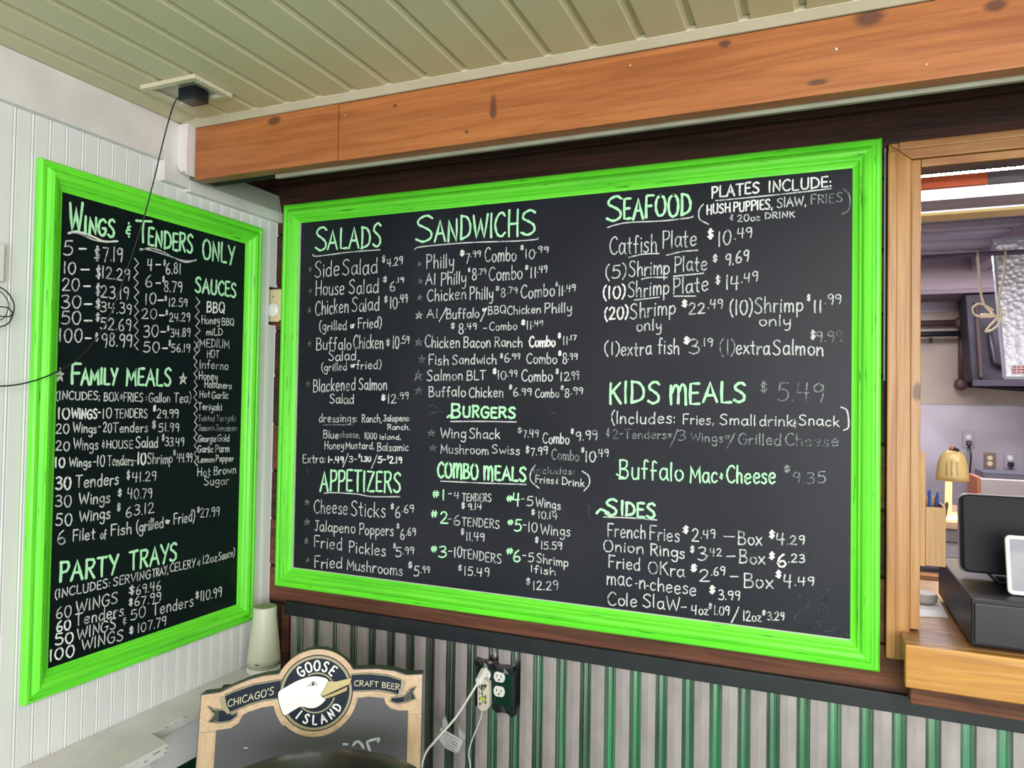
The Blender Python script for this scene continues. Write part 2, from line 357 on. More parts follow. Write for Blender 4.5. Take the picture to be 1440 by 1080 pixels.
# writing on the boards, in metres on each board's wall: (side, part name, label, [(text, style, [x0, z0, x1, z1, height0, height1])])
TEXT = [
('L','menu_heading','green chalk heading WINGS & TENDERS ONLY',[
('W','g',[-0.715,1.977,-0.684,1.984,0.067,0.068]),
('INGS','g',[-0.676,1.983,-0.597,1.993,0.04,0.042]),
('&','g',[-0.563,1.999,-0.55,2.001,0.039,0.04]),
('T','g',[-0.536,1.993,-0.489,2.0,0.054,0.056]),
('ENDERS','g',[-0.499,1.993,-0.351,2.0,0.044,0.049]),
('ONLY','g',[-0.315,1.991,-0.194,1.994,0.053,0.057]),
]),
('L','heading_underline','',[
('~','b',[-0.717,1.975,-0.698,1.984,-0.675,1.984,-0.649,1.98,-0.623,1.976,-0.587,1.984]),
('~','w',[-0.716,1.978,-0.69,1.981,-0.654,1.974,-0.617,1.975]),
('~','w',[-0.521,1.975,-0.491,1.986,-0.454,1.985,-0.415,1.975,-0.374,1.97,-0.337,1.984]),
('~','w',[-0.522,1.978,-0.491,1.981,-0.434,1.977,-0.381,1.973,-0.34,1.981]),
]),
('L','wing_prices','',[
('5','w',[-0.727,1.923,-0.704,1.927,0.034,0.035]),
('-','b',[-0.689,1.94,-0.669,1.944,0.009,0.009]),
('$','w',[-0.65,1.923,-0.633,1.926,0.033,0.033]),
('7.19','w',[-0.626,1.926,-0.573,1.935,0.035,0.035]),
('10','w',[-0.726,1.879,-0.696,1.884,0.027,0.028]),
('-','b',[-0.685,1.891,-0.662,1.895,0.009,0.009]),
('$','w',[-0.644,1.882,-0.629,1.884,0.03,0.03]),
('12.29','w',[-0.628,1.885,-0.55,1.89,0.028,0.029]),
('20','w',[-0.729,1.839,-0.685,1.845,0.028,0.029]),
('-','b',[-0.676,1.852,-0.657,1.855,0.01,0.01]),
('$','w',[-0.644,1.84,-0.63,1.842,0.028,0.028]),
('23.19','w',[-0.629,1.837,-0.551,1.843,0.029,0.03]),
('30','w',[-0.729,1.799,-0.68,1.805,0.03,0.031]),
('-','b',[-0.674,1.81,-0.652,1.813,0.009,0.009]),
('$','w',[-0.643,1.808,-0.628,1.81,0.022,0.022]),
('34.39','w',[-0.629,1.802,-0.542,1.805,0.025,0.027]),
('50','w',[-0.728,1.762,-0.679,1.767,0.03,0.031]),
('-','b',[-0.671,1.771,-0.649,1.773,0.009,0.01]),
('$','w',[-0.642,1.778,-0.629,1.779,0.018,0.019]),
('52.69','w',[-0.628,1.76,-0.542,1.763,0.028,0.029]),
('100','w',[-0.732,1.72,-0.675,1.725,0.03,0.031]),
('-','b',[-0.667,1.729,-0.651,1.73,0.01,0.01]),
('$','w',[-0.642,1.73,-0.632,1.731,0.018,0.018]),
('98.99','w',[-0.624,1.717,-0.538,1.723,0.032,0.034]),
]),
('L','tender_prices','',[
('4','w',[-0.498,1.925,-0.483,1.928,0.032,0.032]),
('-','b',[-0.472,1.94,-0.456,1.943,0.011,0.011]),
('$','w',[-0.449,1.949,-0.44,1.95,0.014,0.015]),
('6.81','w',[-0.44,1.927,-0.39,1.936,0.029,0.029]),
('6','w',[-0.503,1.881,-0.481,1.884,0.03,0.031]),
('-','b',[-0.47,1.892,-0.454,1.895,0.011,0.01]),
('$','w',[-0.451,1.904,-0.442,1.905,0.013,0.014]),
('8.79','w',[-0.444,1.878,-0.385,1.884,0.029,0.029]),
('10','w',[-0.502,1.838,-0.469,1.842,0.029,0.029]),
('-','b',[-0.464,1.847,-0.444,1.85,0.01,0.01]),
('$','w',[-0.442,1.855,-0.433,1.856,0.012,0.012]),
('12.59','w',[-0.427,1.841,-0.365,1.849,0.022,0.022]),
('20','w',[-0.512,1.798,-0.465,1.803,0.027,0.027]),
('-','b',[-0.459,1.808,-0.44,1.81,0.01,0.01]),
('$','w',[-0.437,1.818,-0.429,1.818,0.011,0.012]),
('24.29','w',[-0.425,1.801,-0.355,1.809,0.023,0.023]),
('30','w',[-0.505,1.751,-0.458,1.756,0.03,0.03]),
('-','b',[-0.45,1.764,-0.434,1.766,0.011,0.01]),
('$','w',[-0.431,1.775,-0.423,1.776,0.012,0.012]),
('34.89','w',[-0.419,1.759,-0.352,1.765,0.022,0.023]),
('50','w',[-0.503,1.712,-0.454,1.715,0.028,0.029]),
('-','b',[-0.444,1.721,-0.426,1.723,0.011,0.01]),
('$','w',[-0.425,1.734,-0.416,1.735,0.014,0.014]),
('56.19','w',[-0.416,1.718,-0.352,1.722,0.021,0.022]),
]),
('L','wavy_divider','',[
('~','w',[-0.537,1.95,-0.525,1.94,-0.537,1.925,-0.526,1.915,-0.538,1.9,-0.524,1.89,-0.535,1.876,-0.522,1.865,-0.535,1.851,-0.523,1.84,-0.533,1.827,-0.521,1.816,-0.533,1.802,-0.522,1.791,-0.533,1.777,-0.52,1.766,-0.531,1.752,-0.518,1.741,-0.531,1.727,-0.519,1.716]),
('~','w',[-0.335,1.878,-0.321,1.866,-0.336,1.851,-0.322,1.839,-0.336,1.824,-0.32,1.812,-0.333,1.797,-0.317,1.785,-0.334,1.77,-0.319,1.758,-0.33,1.743,-0.316,1.731,-0.331,1.716]),
('~','w',[-0.337,1.753,-0.325,1.743,-0.337,1.731,-0.327,1.72,-0.338,1.708,-0.325,1.697,-0.335,1.686,-0.322,1.675,-0.336,1.663,-0.324,1.652,-0.333,1.64,-0.322,1.629,-0.334,1.618,-0.323,1.607,-0.334,1.595,-0.321,1.584,-0.331,1.573,-0.319,1.561,-0.332,1.55,-0.32,1.539,-0.329,1.527,-0.318,1.516,-0.33,1.505,-0.319,1.493,-0.33,1.482,-0.317,1.47,-0.328,1.46,-0.315,1.448,-0.328,1.437,-0.316,1.425,-0.326,1.414,-0.314,1.402]),
]),
('L','menu_heading','green chalk heading SAUCES',[
('SAUCES','g',[-0.338,1.894,-0.183,1.899,0.04,0.043]),
]),
('L','sauce_list','',[
('BBQ','b',[-0.296,1.84,-0.228,1.848,0.03,0.031]),
('Honey','w',[-0.313,1.805,-0.245,1.812,0.023,0.024]),
('BBQ','w',[-0.237,1.809,-0.19,1.814,0.021,0.021]),
('miLD','w',[-0.294,1.774,-0.234,1.779,0.02,0.021]),
('MEDIUM','w',[-0.318,1.74,-0.205,1.744,0.023,0.025]),
('HOT','w',[-0.29,1.711,-0.245,1.713,0.021,0.022]),
('Inferno','w',[-0.316,1.679,-0.207,1.68,0.024,0.025]),
('Honey','w',[-0.318,1.648,-0.248,1.647,0.023,0.023]),
('Habanero','w',[-0.296,1.625,-0.193,1.623,0.021,0.021]),
('Hot','w',[-0.313,1.596,-0.275,1.597,0.019,0.019]),
('Garlic','w',[-0.268,1.593,-0.204,1.593,0.02,0.022]),
('Teriyaki','w',[-0.317,1.561,-0.229,1.558,0.02,0.021]),
('Twisted','f',[-0.316,1.529,-0.256,1.528,0.017,0.017]),
('Teriyaki','f',[-0.248,1.528,-0.172,1.526,0.017,0.018]),
('Jammin','f',[-0.315,1.502,-0.255,1.5,0.016,0.017]),
('Jamaican','f',[-0.25,1.499,-0.167,1.496,0.017,0.018]),
('Georgia','w',[-0.314,1.47,-0.248,1.467,0.018,0.019]),
('Gold','w',[-0.242,1.468,-0.196,1.466,0.02,0.02]),
('Garlic','w',[-0.315,1.44,-0.258,1.437,0.02,0.02]),
('Parm','w',[-0.249,1.437,-0.195,1.434,0.021,0.022]),
('Lemon','w',[-0.314,1.412,-0.252,1.408,0.018,0.018]),
('Pepper','w',[-0.247,1.41,-0.176,1.405,0.018,0.019]),
('Hot','w',[-0.314,1.373,-0.265,1.37,0.024,0.024]),
('Brown','w',[-0.254,1.371,-0.165,1.368,0.024,0.025]),
('Sugar','w',[-0.289,1.345,-0.193,1.338,0.024,0.024]),
]),
('L','menu_heading','green chalk heading FAMILY MEALS',[
('F','g',[-0.699,1.624,-0.676,1.624,0.047,0.048]),
('AMILY','g',[-0.674,1.623,-0.578,1.626,0.038,0.039]),
('MEALS','g',[-0.552,1.624,-0.413,1.628,0.042,0.045]),
]),
('L','chalk_star','',[
('*','b',[-0.736,1.629,-0.719,1.63,0.033,0.033]),
]),
('L','chalk_star','',[
('*','b',[-0.387,1.631,-0.36,1.631,0.03,0.031]),
]),
('L','menu_lines','',[
('(INCUDES;','w',[-0.734,1.586,-0.624,1.587,0.019,0.02]),
('BOX','w',[-0.613,1.584,-0.572,1.584,0.021,0.022]),
('&','w',[-0.569,1.588,-0.559,1.588,0.014,0.015]),
('FRIES','w',[-0.558,1.583,-0.501,1.583,0.022,0.023]),
(':','w',[-0.493,1.586,-0.489,1.586,0.017,0.017]),
('Gallon','w',[-0.483,1.581,-0.414,1.582,0.024,0.024]),
('Tea)','w',[-0.402,1.581,-0.344,1.581,0.026,0.027]),
('10','b',[-0.73,1.542,-0.7,1.541,0.024,0.025]),
('WINGS','b',[-0.695,1.542,-0.63,1.541,0.023,0.023]),
('-','b',[-0.627,1.551,-0.621,1.551,0.01,0.01]),
('10','w',[-0.615,1.542,-0.59,1.542,0.024,0.024]),
('TENDERS','w',[-0.581,1.542,-0.486,1.54,0.022,0.024]),
('$','b',[-0.468,1.559,-0.459,1.559,0.013,0.013]),
('29.99','w',[-0.456,1.54,-0.386,1.539,0.023,0.023]),
('20','w',[-0.733,1.509,-0.7,1.508,0.022,0.022]),
('Wings','w',[-0.69,1.508,-0.63,1.506,0.023,0.023]),
('-','w',[-0.625,1.516,-0.619,1.516,0.01,0.01]),
('20','w',[-0.613,1.507,-0.589,1.506,0.023,0.024]),
('Tenders','w',[-0.585,1.506,-0.483,1.503,0.024,0.025]),
('$','w',[-0.471,1.513,-0.456,1.512,0.019,0.019]),
('51.99','w',[-0.449,1.503,-0.382,1.501,0.023,0.023]),
('20','w',[-0.732,1.469,-0.698,1.467,0.021,0.022]),
('Wings','w',[-0.688,1.469,-0.625,1.465,0.025,0.026]),
('&','w',[-0.614,1.468,-0.606,1.468,0.02,0.019]),
('HOUSE','w',[-0.602,1.467,-0.527,1.463,0.019,0.02]),
('Salad','w',[-0.519,1.464,-0.45,1.461,0.028,0.028]),
('$','w',[-0.438,1.479,-0.429,1.478,0.015,0.016]),
('33.49','w',[-0.427,1.464,-0.364,1.461,0.022,0.023]),
('10','b',[-0.732,1.429,-0.709,1.428,0.024,0.023]),
('Wings','w',[-0.697,1.429,-0.642,1.425,0.021,0.022]),
('-','w',[-0.637,1.431,-0.629,1.431,0.01,0.009]),
('10','w',[-0.626,1.425,-0.606,1.423,0.026,0.027]),
('Tenders','w',[-0.597,1.425,-0.524,1.419,0.025,0.026]),
('-','w',[-0.521,1.425,-0.515,1.425,0.011,0.01]),
('10','b',[-0.512,1.421,-0.487,1.419,0.028,0.028]),
('Shrimp','w',[-0.482,1.42,-0.402,1.416,0.027,0.028]),
('$','w',[-0.4,1.437,-0.39,1.436,0.014,0.014]),
('44.99','w',[-0.386,1.418,-0.334,1.415,0.025,0.025]),
('30','b',[-0.729,1.379,-0.692,1.375,0.028,0.029]),
('Tenders','w',[-0.679,1.378,-0.565,1.374,0.029,0.03]),
('$','w',[-0.543,1.385,-0.532,1.384,0.02,0.021]),
('41.29','w',[-0.526,1.377,-0.453,1.373,0.024,0.026]),
('30','w',[-0.729,1.339,-0.69,1.334,0.027,0.027]),
('Wings','w',[-0.669,1.336,-0.588,1.332,0.027,0.028]),
('$','w',[-0.567,1.345,-0.554,1.343,0.018,0.019]),
('40.79','w',[-0.538,1.336,-0.465,1.328,0.026,0.026]),
('50','w',[-0.726,1.297,-0.687,1.291,0.027,0.028]),
('Wings','w',[-0.667,1.295,-0.586,1.292,0.027,0.029]),
('$','w',[-0.568,1.308,-0.556,1.306,0.019,0.019]),
('63.12','w',[-0.542,1.289,-0.457,1.289,0.026,0.027]),
('6','w',[-0.722,1.253,-0.702,1.25,0.031,0.031]),
('Filet','w',[-0.683,1.252,-0.626,1.248,0.027,0.028]),
('of','w',[-0.611,1.246,-0.595,1.243,0.023,0.024]),
('Fish','w',[-0.583,1.249,-0.524,1.244,0.027,0.029]),
('(grilled','w',[-0.509,1.246,-0.426,1.245,0.029,0.029]),
('or','b',[-0.418,1.255,-0.405,1.253,0.015,0.015]),
('Fried)','w',[-0.392,1.249,-0.319,1.247,0.03,0.031]),
('$','w',[-0.311,1.271,-0.301,1.269,0.014,0.014]),
('27.99','w',[-0.3,1.254,-0.228,1.249,0.026,0.026]),
]),
('L','menu_heading','green chalk heading PARTY TRAYS',[
('PARTY','g',[-0.713,1.163,-0.561,1.149,0.044,0.047]),
('TRAYS','g',[-0.527,1.151,-0.378,1.151,0.046,0.049]),
]),
('L','menu_lines','',[
('(INCLUDES:','w',[-0.722,1.127,-0.582,1.122,0.02,0.022]),
('SERVING','w',[-0.572,1.123,-0.462,1.118,0.021,0.022]),
('TRAY,','w',[-0.456,1.119,-0.406,1.118,0.021,0.022]),
('CELERY','w',[-0.4,1.12,-0.313,1.117,0.022,0.023]),
('&','w',[-0.305,1.117,-0.293,1.114,0.021,0.022]),
('12oz','w',[-0.286,1.12,-0.231,1.117,0.023,0.024]),
('Sauce)','w',[-0.227,1.119,-0.163,1.119,0.024,0.024]),
('60','w',[-0.719,1.08,-0.681,1.075,0.027,0.027]),
('WINGS','w',[-0.669,1.08,-0.558,1.077,0.027,0.028]),
('$','w',[-0.527,1.091,-0.507,1.086,0.021,0.021]),
('69.46','w',[-0.505,1.083,-0.428,1.081,0.024,0.024]),
('60','b',[-0.717,1.05,-0.682,1.045,0.023,0.023]),
('Tenders','w',[-0.671,1.049,-0.541,1.042,0.028,0.029]),
('$','w',[-0.526,1.062,-0.512,1.059,0.018,0.017]),
('67.99','w',[-0.509,1.056,-0.427,1.05,0.023,0.024]),
('50','b',[-0.719,1.02,-0.675,1.013,0.025,0.025]),
('WINGS','w',[-0.664,1.016,-0.562,1.013,0.026,0.028]),
('&','w',[-0.542,1.017,-0.531,1.014,0.025,0.025]),
('50','w',[-0.52,1.023,-0.474,1.02,0.027,0.027]),
('Tenders','w',[-0.453,1.017,-0.317,1.008,0.031,0.032]),
('$','w',[-0.31,1.028,-0.295,1.025,0.019,0.019]),
('110.99','w',[-0.291,1.015,-0.211,1.011,0.027,0.028]),
('100','b',[-0.731,0.986,-0.671,0.98,0.026,0.027]),
('WINGS','w',[-0.652,0.987,-0.54,0.979,0.026,0.028]),
('$','w',[-0.523,0.99,-0.508,0.986,0.017,0.017]),
('107.79','w',[-0.497,0.986,-0.408,0.979,0.023,0.025]),
]),
('M','menu_heading','green chalk heading SALADS',[
('S','g',[0.156,2.067,0.202,2.064,0.073,0.073]),
('ALADS','g',[0.205,2.064,0.4,2.059,0.061,0.072]),
]),
('M','heading_underline','',[
('~','w',[0.147,2.054,0.163,2.047,0.285,2.052,0.397,2.052]),
]),
('M','menu_lines','',[
('*','f',[0.132,1.998,0.144,1.998,0.017,0.016]),
('Side','w',[0.155,1.981,0.249,1.98,0.049,0.049]),
('Salad','w',[0.26,1.98,0.389,1.981,0.05,0.049]),
('$','w',[0.404,2.013,0.418,2.013,0.019,0.018]),
('4.29','w',[0.423,1.998,0.478,2.003,0.024,0.024]),
('*','f',[0.135,1.931,0.146,1.931,0.016,0.016]),
('House','w',[0.162,1.923,0.27,1.922,0.047,0.046]),
('Salad','w',[0.287,1.922,0.395,1.921,0.045,0.044]),
('$','w',[0.409,1.953,0.426,1.952,0.015,0.016]),
('6','w',[0.434,1.926,0.453,1.925,0.029,0.029]),
('.19','w',[0.457,1.949,0.483,1.948,0.015,0.014]),
('*','f',[0.132,1.868,0.146,1.867,0.02,0.02]),
('Chicken','w',[0.162,1.86,0.287,1.866,0.046,0.045]),
('Salad','w',[0.3,1.867,0.399,1.868,0.043,0.042]),
('$','w',[0.415,1.892,0.429,1.891,0.018,0.019]),
('10','w',[0.436,1.871,0.462,1.87,0.035,0.035]),
('.49','w',[0.468,1.889,0.497,1.887,0.024,0.025]),
('(grilled','w',[0.179,1.81,0.282,1.812,0.03,0.03]),
('or','b',[0.296,1.817,0.311,1.817,0.019,0.019]),
('Fried)','w',[0.323,1.814,0.408,1.816,0.032,0.031]),
('*','f',[0.135,1.762,0.15,1.762,0.019,0.019]),
('Buffalo','w',[0.168,1.75,0.3,1.751,0.037,0.036]),
('Chicken','w',[0.309,1.753,0.416,1.751,0.041,0.041]),
('$','w',[0.425,1.761,0.44,1.761,0.018,0.017]),
('10','w',[0.449,1.752,0.471,1.751,0.037,0.037]),
('.59','w',[0.476,1.766,0.506,1.766,0.023,0.022]),
('Salad','w',[0.216,1.716,0.318,1.718,0.031,0.03]),
('(grilled','w',[0.19,1.683,0.286,1.687,0.024,0.024]),
('or','b',[0.3,1.696,0.316,1.695,0.014,0.015]),
('fried)','w',[0.321,1.689,0.41,1.692,0.027,0.026]),
('*','f',[0.128,1.636,0.149,1.636,0.018,0.018]),
('Blackened','w',[0.16,1.619,0.318,1.625,0.041,0.039]),
('Salmon','w',[0.331,1.626,0.432,1.627,0.036,0.035]),
('Salad','w',[0.224,1.583,0.314,1.584,0.03,0.03]),
('$','b',[0.411,1.596,0.429,1.596,0.016,0.016]),
('12','w',[0.435,1.586,0.465,1.589,0.027,0.027]),
('.99','w',[0.471,1.601,0.507,1.601,0.019,0.019]),
]),
('M','menu_lines','',[
('dressings:','w',[0.185,1.524,0.327,1.528,0.026,0.025]),
('~','f',[0.203,1.516,0.316,1.519]),
('Ranch,','w',[0.344,1.528,0.415,1.53,0.023,0.023]),
('Jalapeno','w',[0.42,1.533,0.511,1.535,0.019,0.019]),
('Ranch.','w',[0.436,1.508,0.513,1.51,0.016,0.016]),
('Blue','w',[0.202,1.474,0.261,1.476,0.024,0.024]),
('cheese,','f',[0.266,1.479,0.338,1.481,0.019,0.02]),
('1000','w',[0.356,1.478,0.399,1.479,0.019,0.019]),
('island,','w',[0.41,1.478,0.483,1.481,0.016,0.015]),
('Honey','w',[0.208,1.441,0.281,1.444,0.024,0.024]),
('Mustard,','w',[0.287,1.444,0.391,1.449,0.022,0.021]),
('Balsamic','w',[0.401,1.443,0.51,1.448,0.024,0.023]),
('Extra:','w',[0.126,1.394,0.212,1.398,0.027,0.027]),
('1-.49','b',[0.223,1.399,0.281,1.402,0.02,0.019]),
('/','w',[0.278,1.387,0.297,1.388,0.043,0.043]),
('3-','w',[0.3,1.405,0.33,1.406,0.017,0.018]),
('$','w',[0.334,1.42,0.343,1.421,0.01,0.009]),
('1.30','b',[0.345,1.409,0.38,1.41,0.015,0.015]),
('/','w',[0.382,1.391,0.401,1.392,0.042,0.042]),
('5-','b',[0.404,1.408,0.434,1.409,0.018,0.018]),
('$','w',[0.437,1.42,0.444,1.42,0.01,0.011]),
('2.19','b',[0.446,1.409,0.488,1.411,0.019,0.018]),
]),
('M','menu_heading','green chalk heading APPETIZERS',[
('APPETIZERS','g',[0.196,1.31,0.486,1.324,0.064,0.06]),
]),
('M','heading_underline','',[
('~','w',[0.211,1.304,0.248,1.308,0.333,1.309,0.385,1.305,0.484,1.311]),
]),
('M','menu_lines','',[
('*','f',[0.136,1.259,0.158,1.261,0.021,0.021]),
('Cheese','w',[0.173,1.239,0.3,1.246,0.042,0.042]),
('Sticks','w',[0.311,1.243,0.435,1.245,0.046,0.045]),
('$','w',[0.452,1.272,0.466,1.273,0.016,0.016]),
('6','w',[0.469,1.249,0.487,1.25,0.031,0.032]),
('.69','w',[0.492,1.265,0.533,1.268,0.023,0.022]),
('*','f',[0.136,1.197,0.163,1.199,0.021,0.022]),
('Jalapeno','w',[0.176,1.185,0.328,1.19,0.033,0.033]),
('Poppers','w',[0.344,1.189,0.465,1.194,0.034,0.034]),
('$','w',[0.474,1.217,0.485,1.218,0.013,0.013]),
('6','w',[0.488,1.187,0.502,1.188,0.029,0.029]),
('.69','w',[0.508,1.199,0.54,1.201,0.022,0.022]),
('*','f',[0.139,1.142,0.156,1.143,0.02,0.02]),
('Fried','w',[0.177,1.133,0.282,1.135,0.037,0.037]),
('Pickles','w',[0.306,1.131,0.439,1.132,0.035,0.035]),
('$','w',[0.464,1.158,0.474,1.159,0.013,0.013]),
('5','w',[0.473,1.134,0.493,1.135,0.029,0.029]),
('.99','w',[0.499,1.144,0.535,1.147,0.019,0.02]),
('*','f',[0.146,1.084,0.16,1.086,0.017,0.016]),
('Fried','w',[0.179,1.07,0.283,1.079,0.036,0.035]),
('Mushrooms','w',[0.301,1.077,0.498,1.08,0.033,0.032]),
('$','w',[0.515,1.105,0.533,1.106,0.017,0.018]),
('5','w',[0.537,1.084,0.555,1.086,0.03,0.029]),
('.99','w',[0.56,1.095,0.589,1.098,0.019,0.019]),
]),
('M','menu_heading','green chalk heading SANDWICHS',[
('S','g',[0.518,2.065,0.579,2.066,0.077,0.076]),
('ANDWICH','g',[0.585,2.064,0.85,2.062,0.065,0.072]),
('S','g',[0.859,2.061,0.905,2.063,0.071,0.07]),
]),
('M','heading_underline','',[
('~','w',[0.518,2.045,0.536,2.051,0.632,2.053,0.725,2.052,0.838,2.047,0.903,2.047,0.91,2.051]),
]),
('M','menu_lines','',[
('*','f',[0.528,1.995,0.544,1.994,0.014,0.014]),
('Philly','w',[0.558,1.986,0.65,1.983,0.04,0.04]),
('$','b',[0.668,2.017,0.685,2.016,0.015,0.014]),
('7','w',[0.687,1.994,0.701,1.993,0.028,0.028]),
('.99','w',[0.704,2.011,0.736,2.009,0.017,0.017]),
('Combo','w',[0.749,1.993,0.845,1.991,0.04,0.04]),
('$','w',[0.857,2.021,0.869,2.02,0.012,0.012]),
('10','w',[0.873,1.995,0.901,1.996,0.025,0.025]),
('.99','w',[0.904,2.01,0.941,2.008,0.018,0.018]),
('*','f',[0.531,1.943,0.548,1.942,0.016,0.016]),
('A1','w',[0.558,1.938,0.592,1.938,0.032,0.033]),
('Philly','w',[0.608,1.934,0.691,1.935,0.038,0.037]),
('$','w',[0.696,1.969,0.704,1.968,0.011,0.011]),
('8','w',[0.709,1.943,0.724,1.942,0.032,0.032]),
('.79','w',[0.728,1.959,0.754,1.958,0.018,0.017]),
('Combo','w',[0.763,1.938,0.865,1.94,0.039,0.038]),
('$','w',[0.872,1.965,0.883,1.965,0.012,0.012]),
('11','w',[0.888,1.94,0.907,1.941,0.028,0.028]),
('.49','w',[0.91,1.955,0.938,1.953,0.019,0.02]),
('*','f',[0.529,1.893,0.548,1.892,0.016,0.016]),
('Chicken','w',[0.564,1.888,0.692,1.89,0.035,0.034]),
('Philly','w',[0.703,1.888,0.777,1.888,0.035,0.035]),
('$','w',[0.783,1.911,0.796,1.911,0.012,0.011]),
('8','w',[0.8,1.891,0.815,1.891,0.024,0.024]),
('.79','w',[0.82,1.902,0.85,1.9,0.017,0.017]),
('Combo','w',[0.862,1.885,0.96,1.889,0.035,0.035]),
('$','w',[0.962,1.915,0.97,1.915,0.011,0.011]),
('11','w',[0.972,1.888,0.986,1.888,0.028,0.027]),
('.49','w',[0.99,1.899,1.02,1.898,0.019,0.019]),
('*','w',[0.525,1.84,0.551,1.839,0.023,0.023]),
('A1','w',[0.564,1.839,0.601,1.838,0.026,0.026]),
('/','w',[0.604,1.827,0.628,1.827,0.039,0.039]),
('Buffalo','w',[0.628,1.835,0.734,1.836,0.028,0.028]),
('/','w',[0.739,1.825,0.757,1.824,0.038,0.038]),
('or','b',[0.745,1.854,0.757,1.853,0.013,0.013]),
('BBQ','w',[0.761,1.844,0.816,1.846,0.022,0.022]),
('Chicken','w',[0.821,1.842,0.921,1.843,0.024,0.024]),
('Philly','w',[0.932,1.842,1.011,1.842,0.028,0.027]),
('$','w',[0.643,1.807,0.658,1.807,0.016,0.015]),
('8','w',[0.668,1.791,0.685,1.791,0.028,0.028]),
('.49','w',[0.69,1.803,0.726,1.802,0.018,0.018]),
('-','w',[0.746,1.801,0.758,1.801,0.008,0.008]),
('Combo','w',[0.767,1.798,0.851,1.799,0.023,0.023]),
('$','b',[0.864,1.812,0.877,1.812,0.012,0.012]),
('11','w',[0.88,1.798,0.895,1.797,0.023,0.024]),
('.49','w',[0.898,1.807,0.928,1.807,0.016,0.015]),
('*','f',[0.526,1.758,0.554,1.758,0.028,0.027]),
('Chicken','w',[0.559,1.753,0.674,1.751,0.035,0.034]),
('Bacon','w',[0.686,1.751,0.771,1.75,0.031,0.031]),
('Ranch','w',[0.783,1.752,0.868,1.75,0.028,0.028]),
('Combo','b',[0.889,1.75,0.964,1.749,0.029,0.028]),
('$','b',[0.972,1.773,0.981,1.773,0.012,0.012]),
('11','w',[0.986,1.754,1.001,1.754,0.023,0.022]),
('.17','w',[1.004,1.767,1.025,1.766,0.013,0.014]),
('*','f',[0.535,1.705,0.562,1.705,0.026,0.026]),
('Fish','w',[0.572,1.702,0.639,1.702,0.029,0.029]),
('Sandwich','w',[0.651,1.703,0.79,1.704,0.028,0.028]),
('$','w',[0.801,1.72,0.811,1.72,0.012,0.012]),
('6','w',[0.814,1.707,0.83,1.707,0.026,0.025]),
('.99','w',[0.833,1.716,0.862,1.716,0.016,0.016]),
('Combo','w',[0.882,1.704,0.97,1.703,0.029,0.029]),
('$','b',[0.973,1.726,0.983,1.726,0.011,0.011]),
('8','w',[0.986,1.703,0.999,1.703,0.028,0.028]),
('.99','w',[1.002,1.714,1.028,1.714,0.017,0.017]),
('*','f',[0.523,1.657,0.556,1.657,0.031,0.031]),
('Salmon','w',[0.568,1.656,0.686,1.657,0.03,0.03]),
('BLT','w',[0.698,1.657,0.758,1.66,0.028,0.027]),
('$','b',[0.779,1.676,0.792,1.676,0.014,0.014]),
('10','w',[0.794,1.66,0.821,1.66,0.024,0.024]),
('.99','w',[0.825,1.668,0.854,1.668,0.018,0.018]),
('Combo','w',[0.867,1.654,0.958,1.656,0.031,0.031]),
('$','w',[0.966,1.676,0.977,1.676,0.012,0.012]),
('12','w',[0.981,1.656,1.006,1.657,0.024,0.023]),
('.99','w',[1.008,1.661,1.033,1.661,0.022,0.022]),
('*','f',[0.529,1.615,0.559,1.616,0.023,0.022]),
('Buffalo','w',[0.574,1.608,0.695,1.611,0.031,0.029]),
('Chicken','w',[0.706,1.609,0.813,1.61,0.029,0.029]),
('$','w',[0.829,1.633,0.84,1.633,0.011,0.011]),
('6','w',[0.843,1.613,0.858,1.614,0.024,0.023]),
('.99','w',[0.862,1.617,0.897,1.617,0.02,0.02]),
('Combo','w',[0.909,1.611,0.977,1.612,0.025,0.024]),
('$','w',[0.981,1.632,0.991,1.632,0.011,0.011]),
('8','w',[0.994,1.612,1.008,1.613,0.024,0.023]),
('.99','w',[1.012,1.621,1.045,1.621,0.018,0.018]),
]),
('M','menu_heading','green chalk heading BURGERS',[
('B','g',[0.649,1.55,0.681,1.551,0.039,0.038]),
('URGERS','g',[0.688,1.552,0.85,1.553,0.031,0.029]),
('~','g',[0.638,1.55,0.646,1.555,0.656,1.554]),
]),
('M','heading_underline','',[
('~','w',[0.648,1.538,0.75,1.541,0.854,1.542]),
]),
('M','menu_lines','',[
('*','f',[0.574,1.492,0.602,1.493,0.022,0.022]),
('Wing','w',[0.617,1.489,0.699,1.492,0.03,0.029]),
('Shack','w',[0.709,1.492,0.805,1.493,0.029,0.029]),
('$','w',[0.857,1.512,0.871,1.513,0.014,0.014]),
('7.49','w',[0.875,1.5,0.92,1.502,0.021,0.02]),
('Combo','w',[0.933,1.486,1.008,1.487,0.03,0.03]),
('$','w',[1.012,1.515,1.022,1.515,0.012,0.012]),
('9.99','w',[1.027,1.496,1.087,1.502,0.024,0.024]),
('*','f',[0.577,1.449,0.606,1.45,0.021,0.021]),
('Mushroom','w',[0.618,1.445,0.771,1.448,0.027,0.026]),
('Swiss','w',[0.781,1.452,0.866,1.452,0.024,0.024]),
('$','w',[0.882,1.457,0.895,1.458,0.017,0.017]),
('7.99','w',[0.898,1.45,0.947,1.457,0.021,0.021]),
('Combo','f',[0.959,1.443,1.037,1.443,0.029,0.029]),
('$','w',[1.042,1.466,1.052,1.467,0.012,0.012]),
('10','w',[1.054,1.442,1.082,1.444,0.029,0.028]),
('.49','w',[1.085,1.456,1.117,1.458,0.02,0.019]),
]),
('M','menu_heading','green chalk heading COMBO MEALS',[
('COµBO','g',[0.609,1.375,0.738,1.378,0.042,0.041]),
('µEALS','g',[0.757,1.378,0.886,1.379,0.04,0.038]),
]),
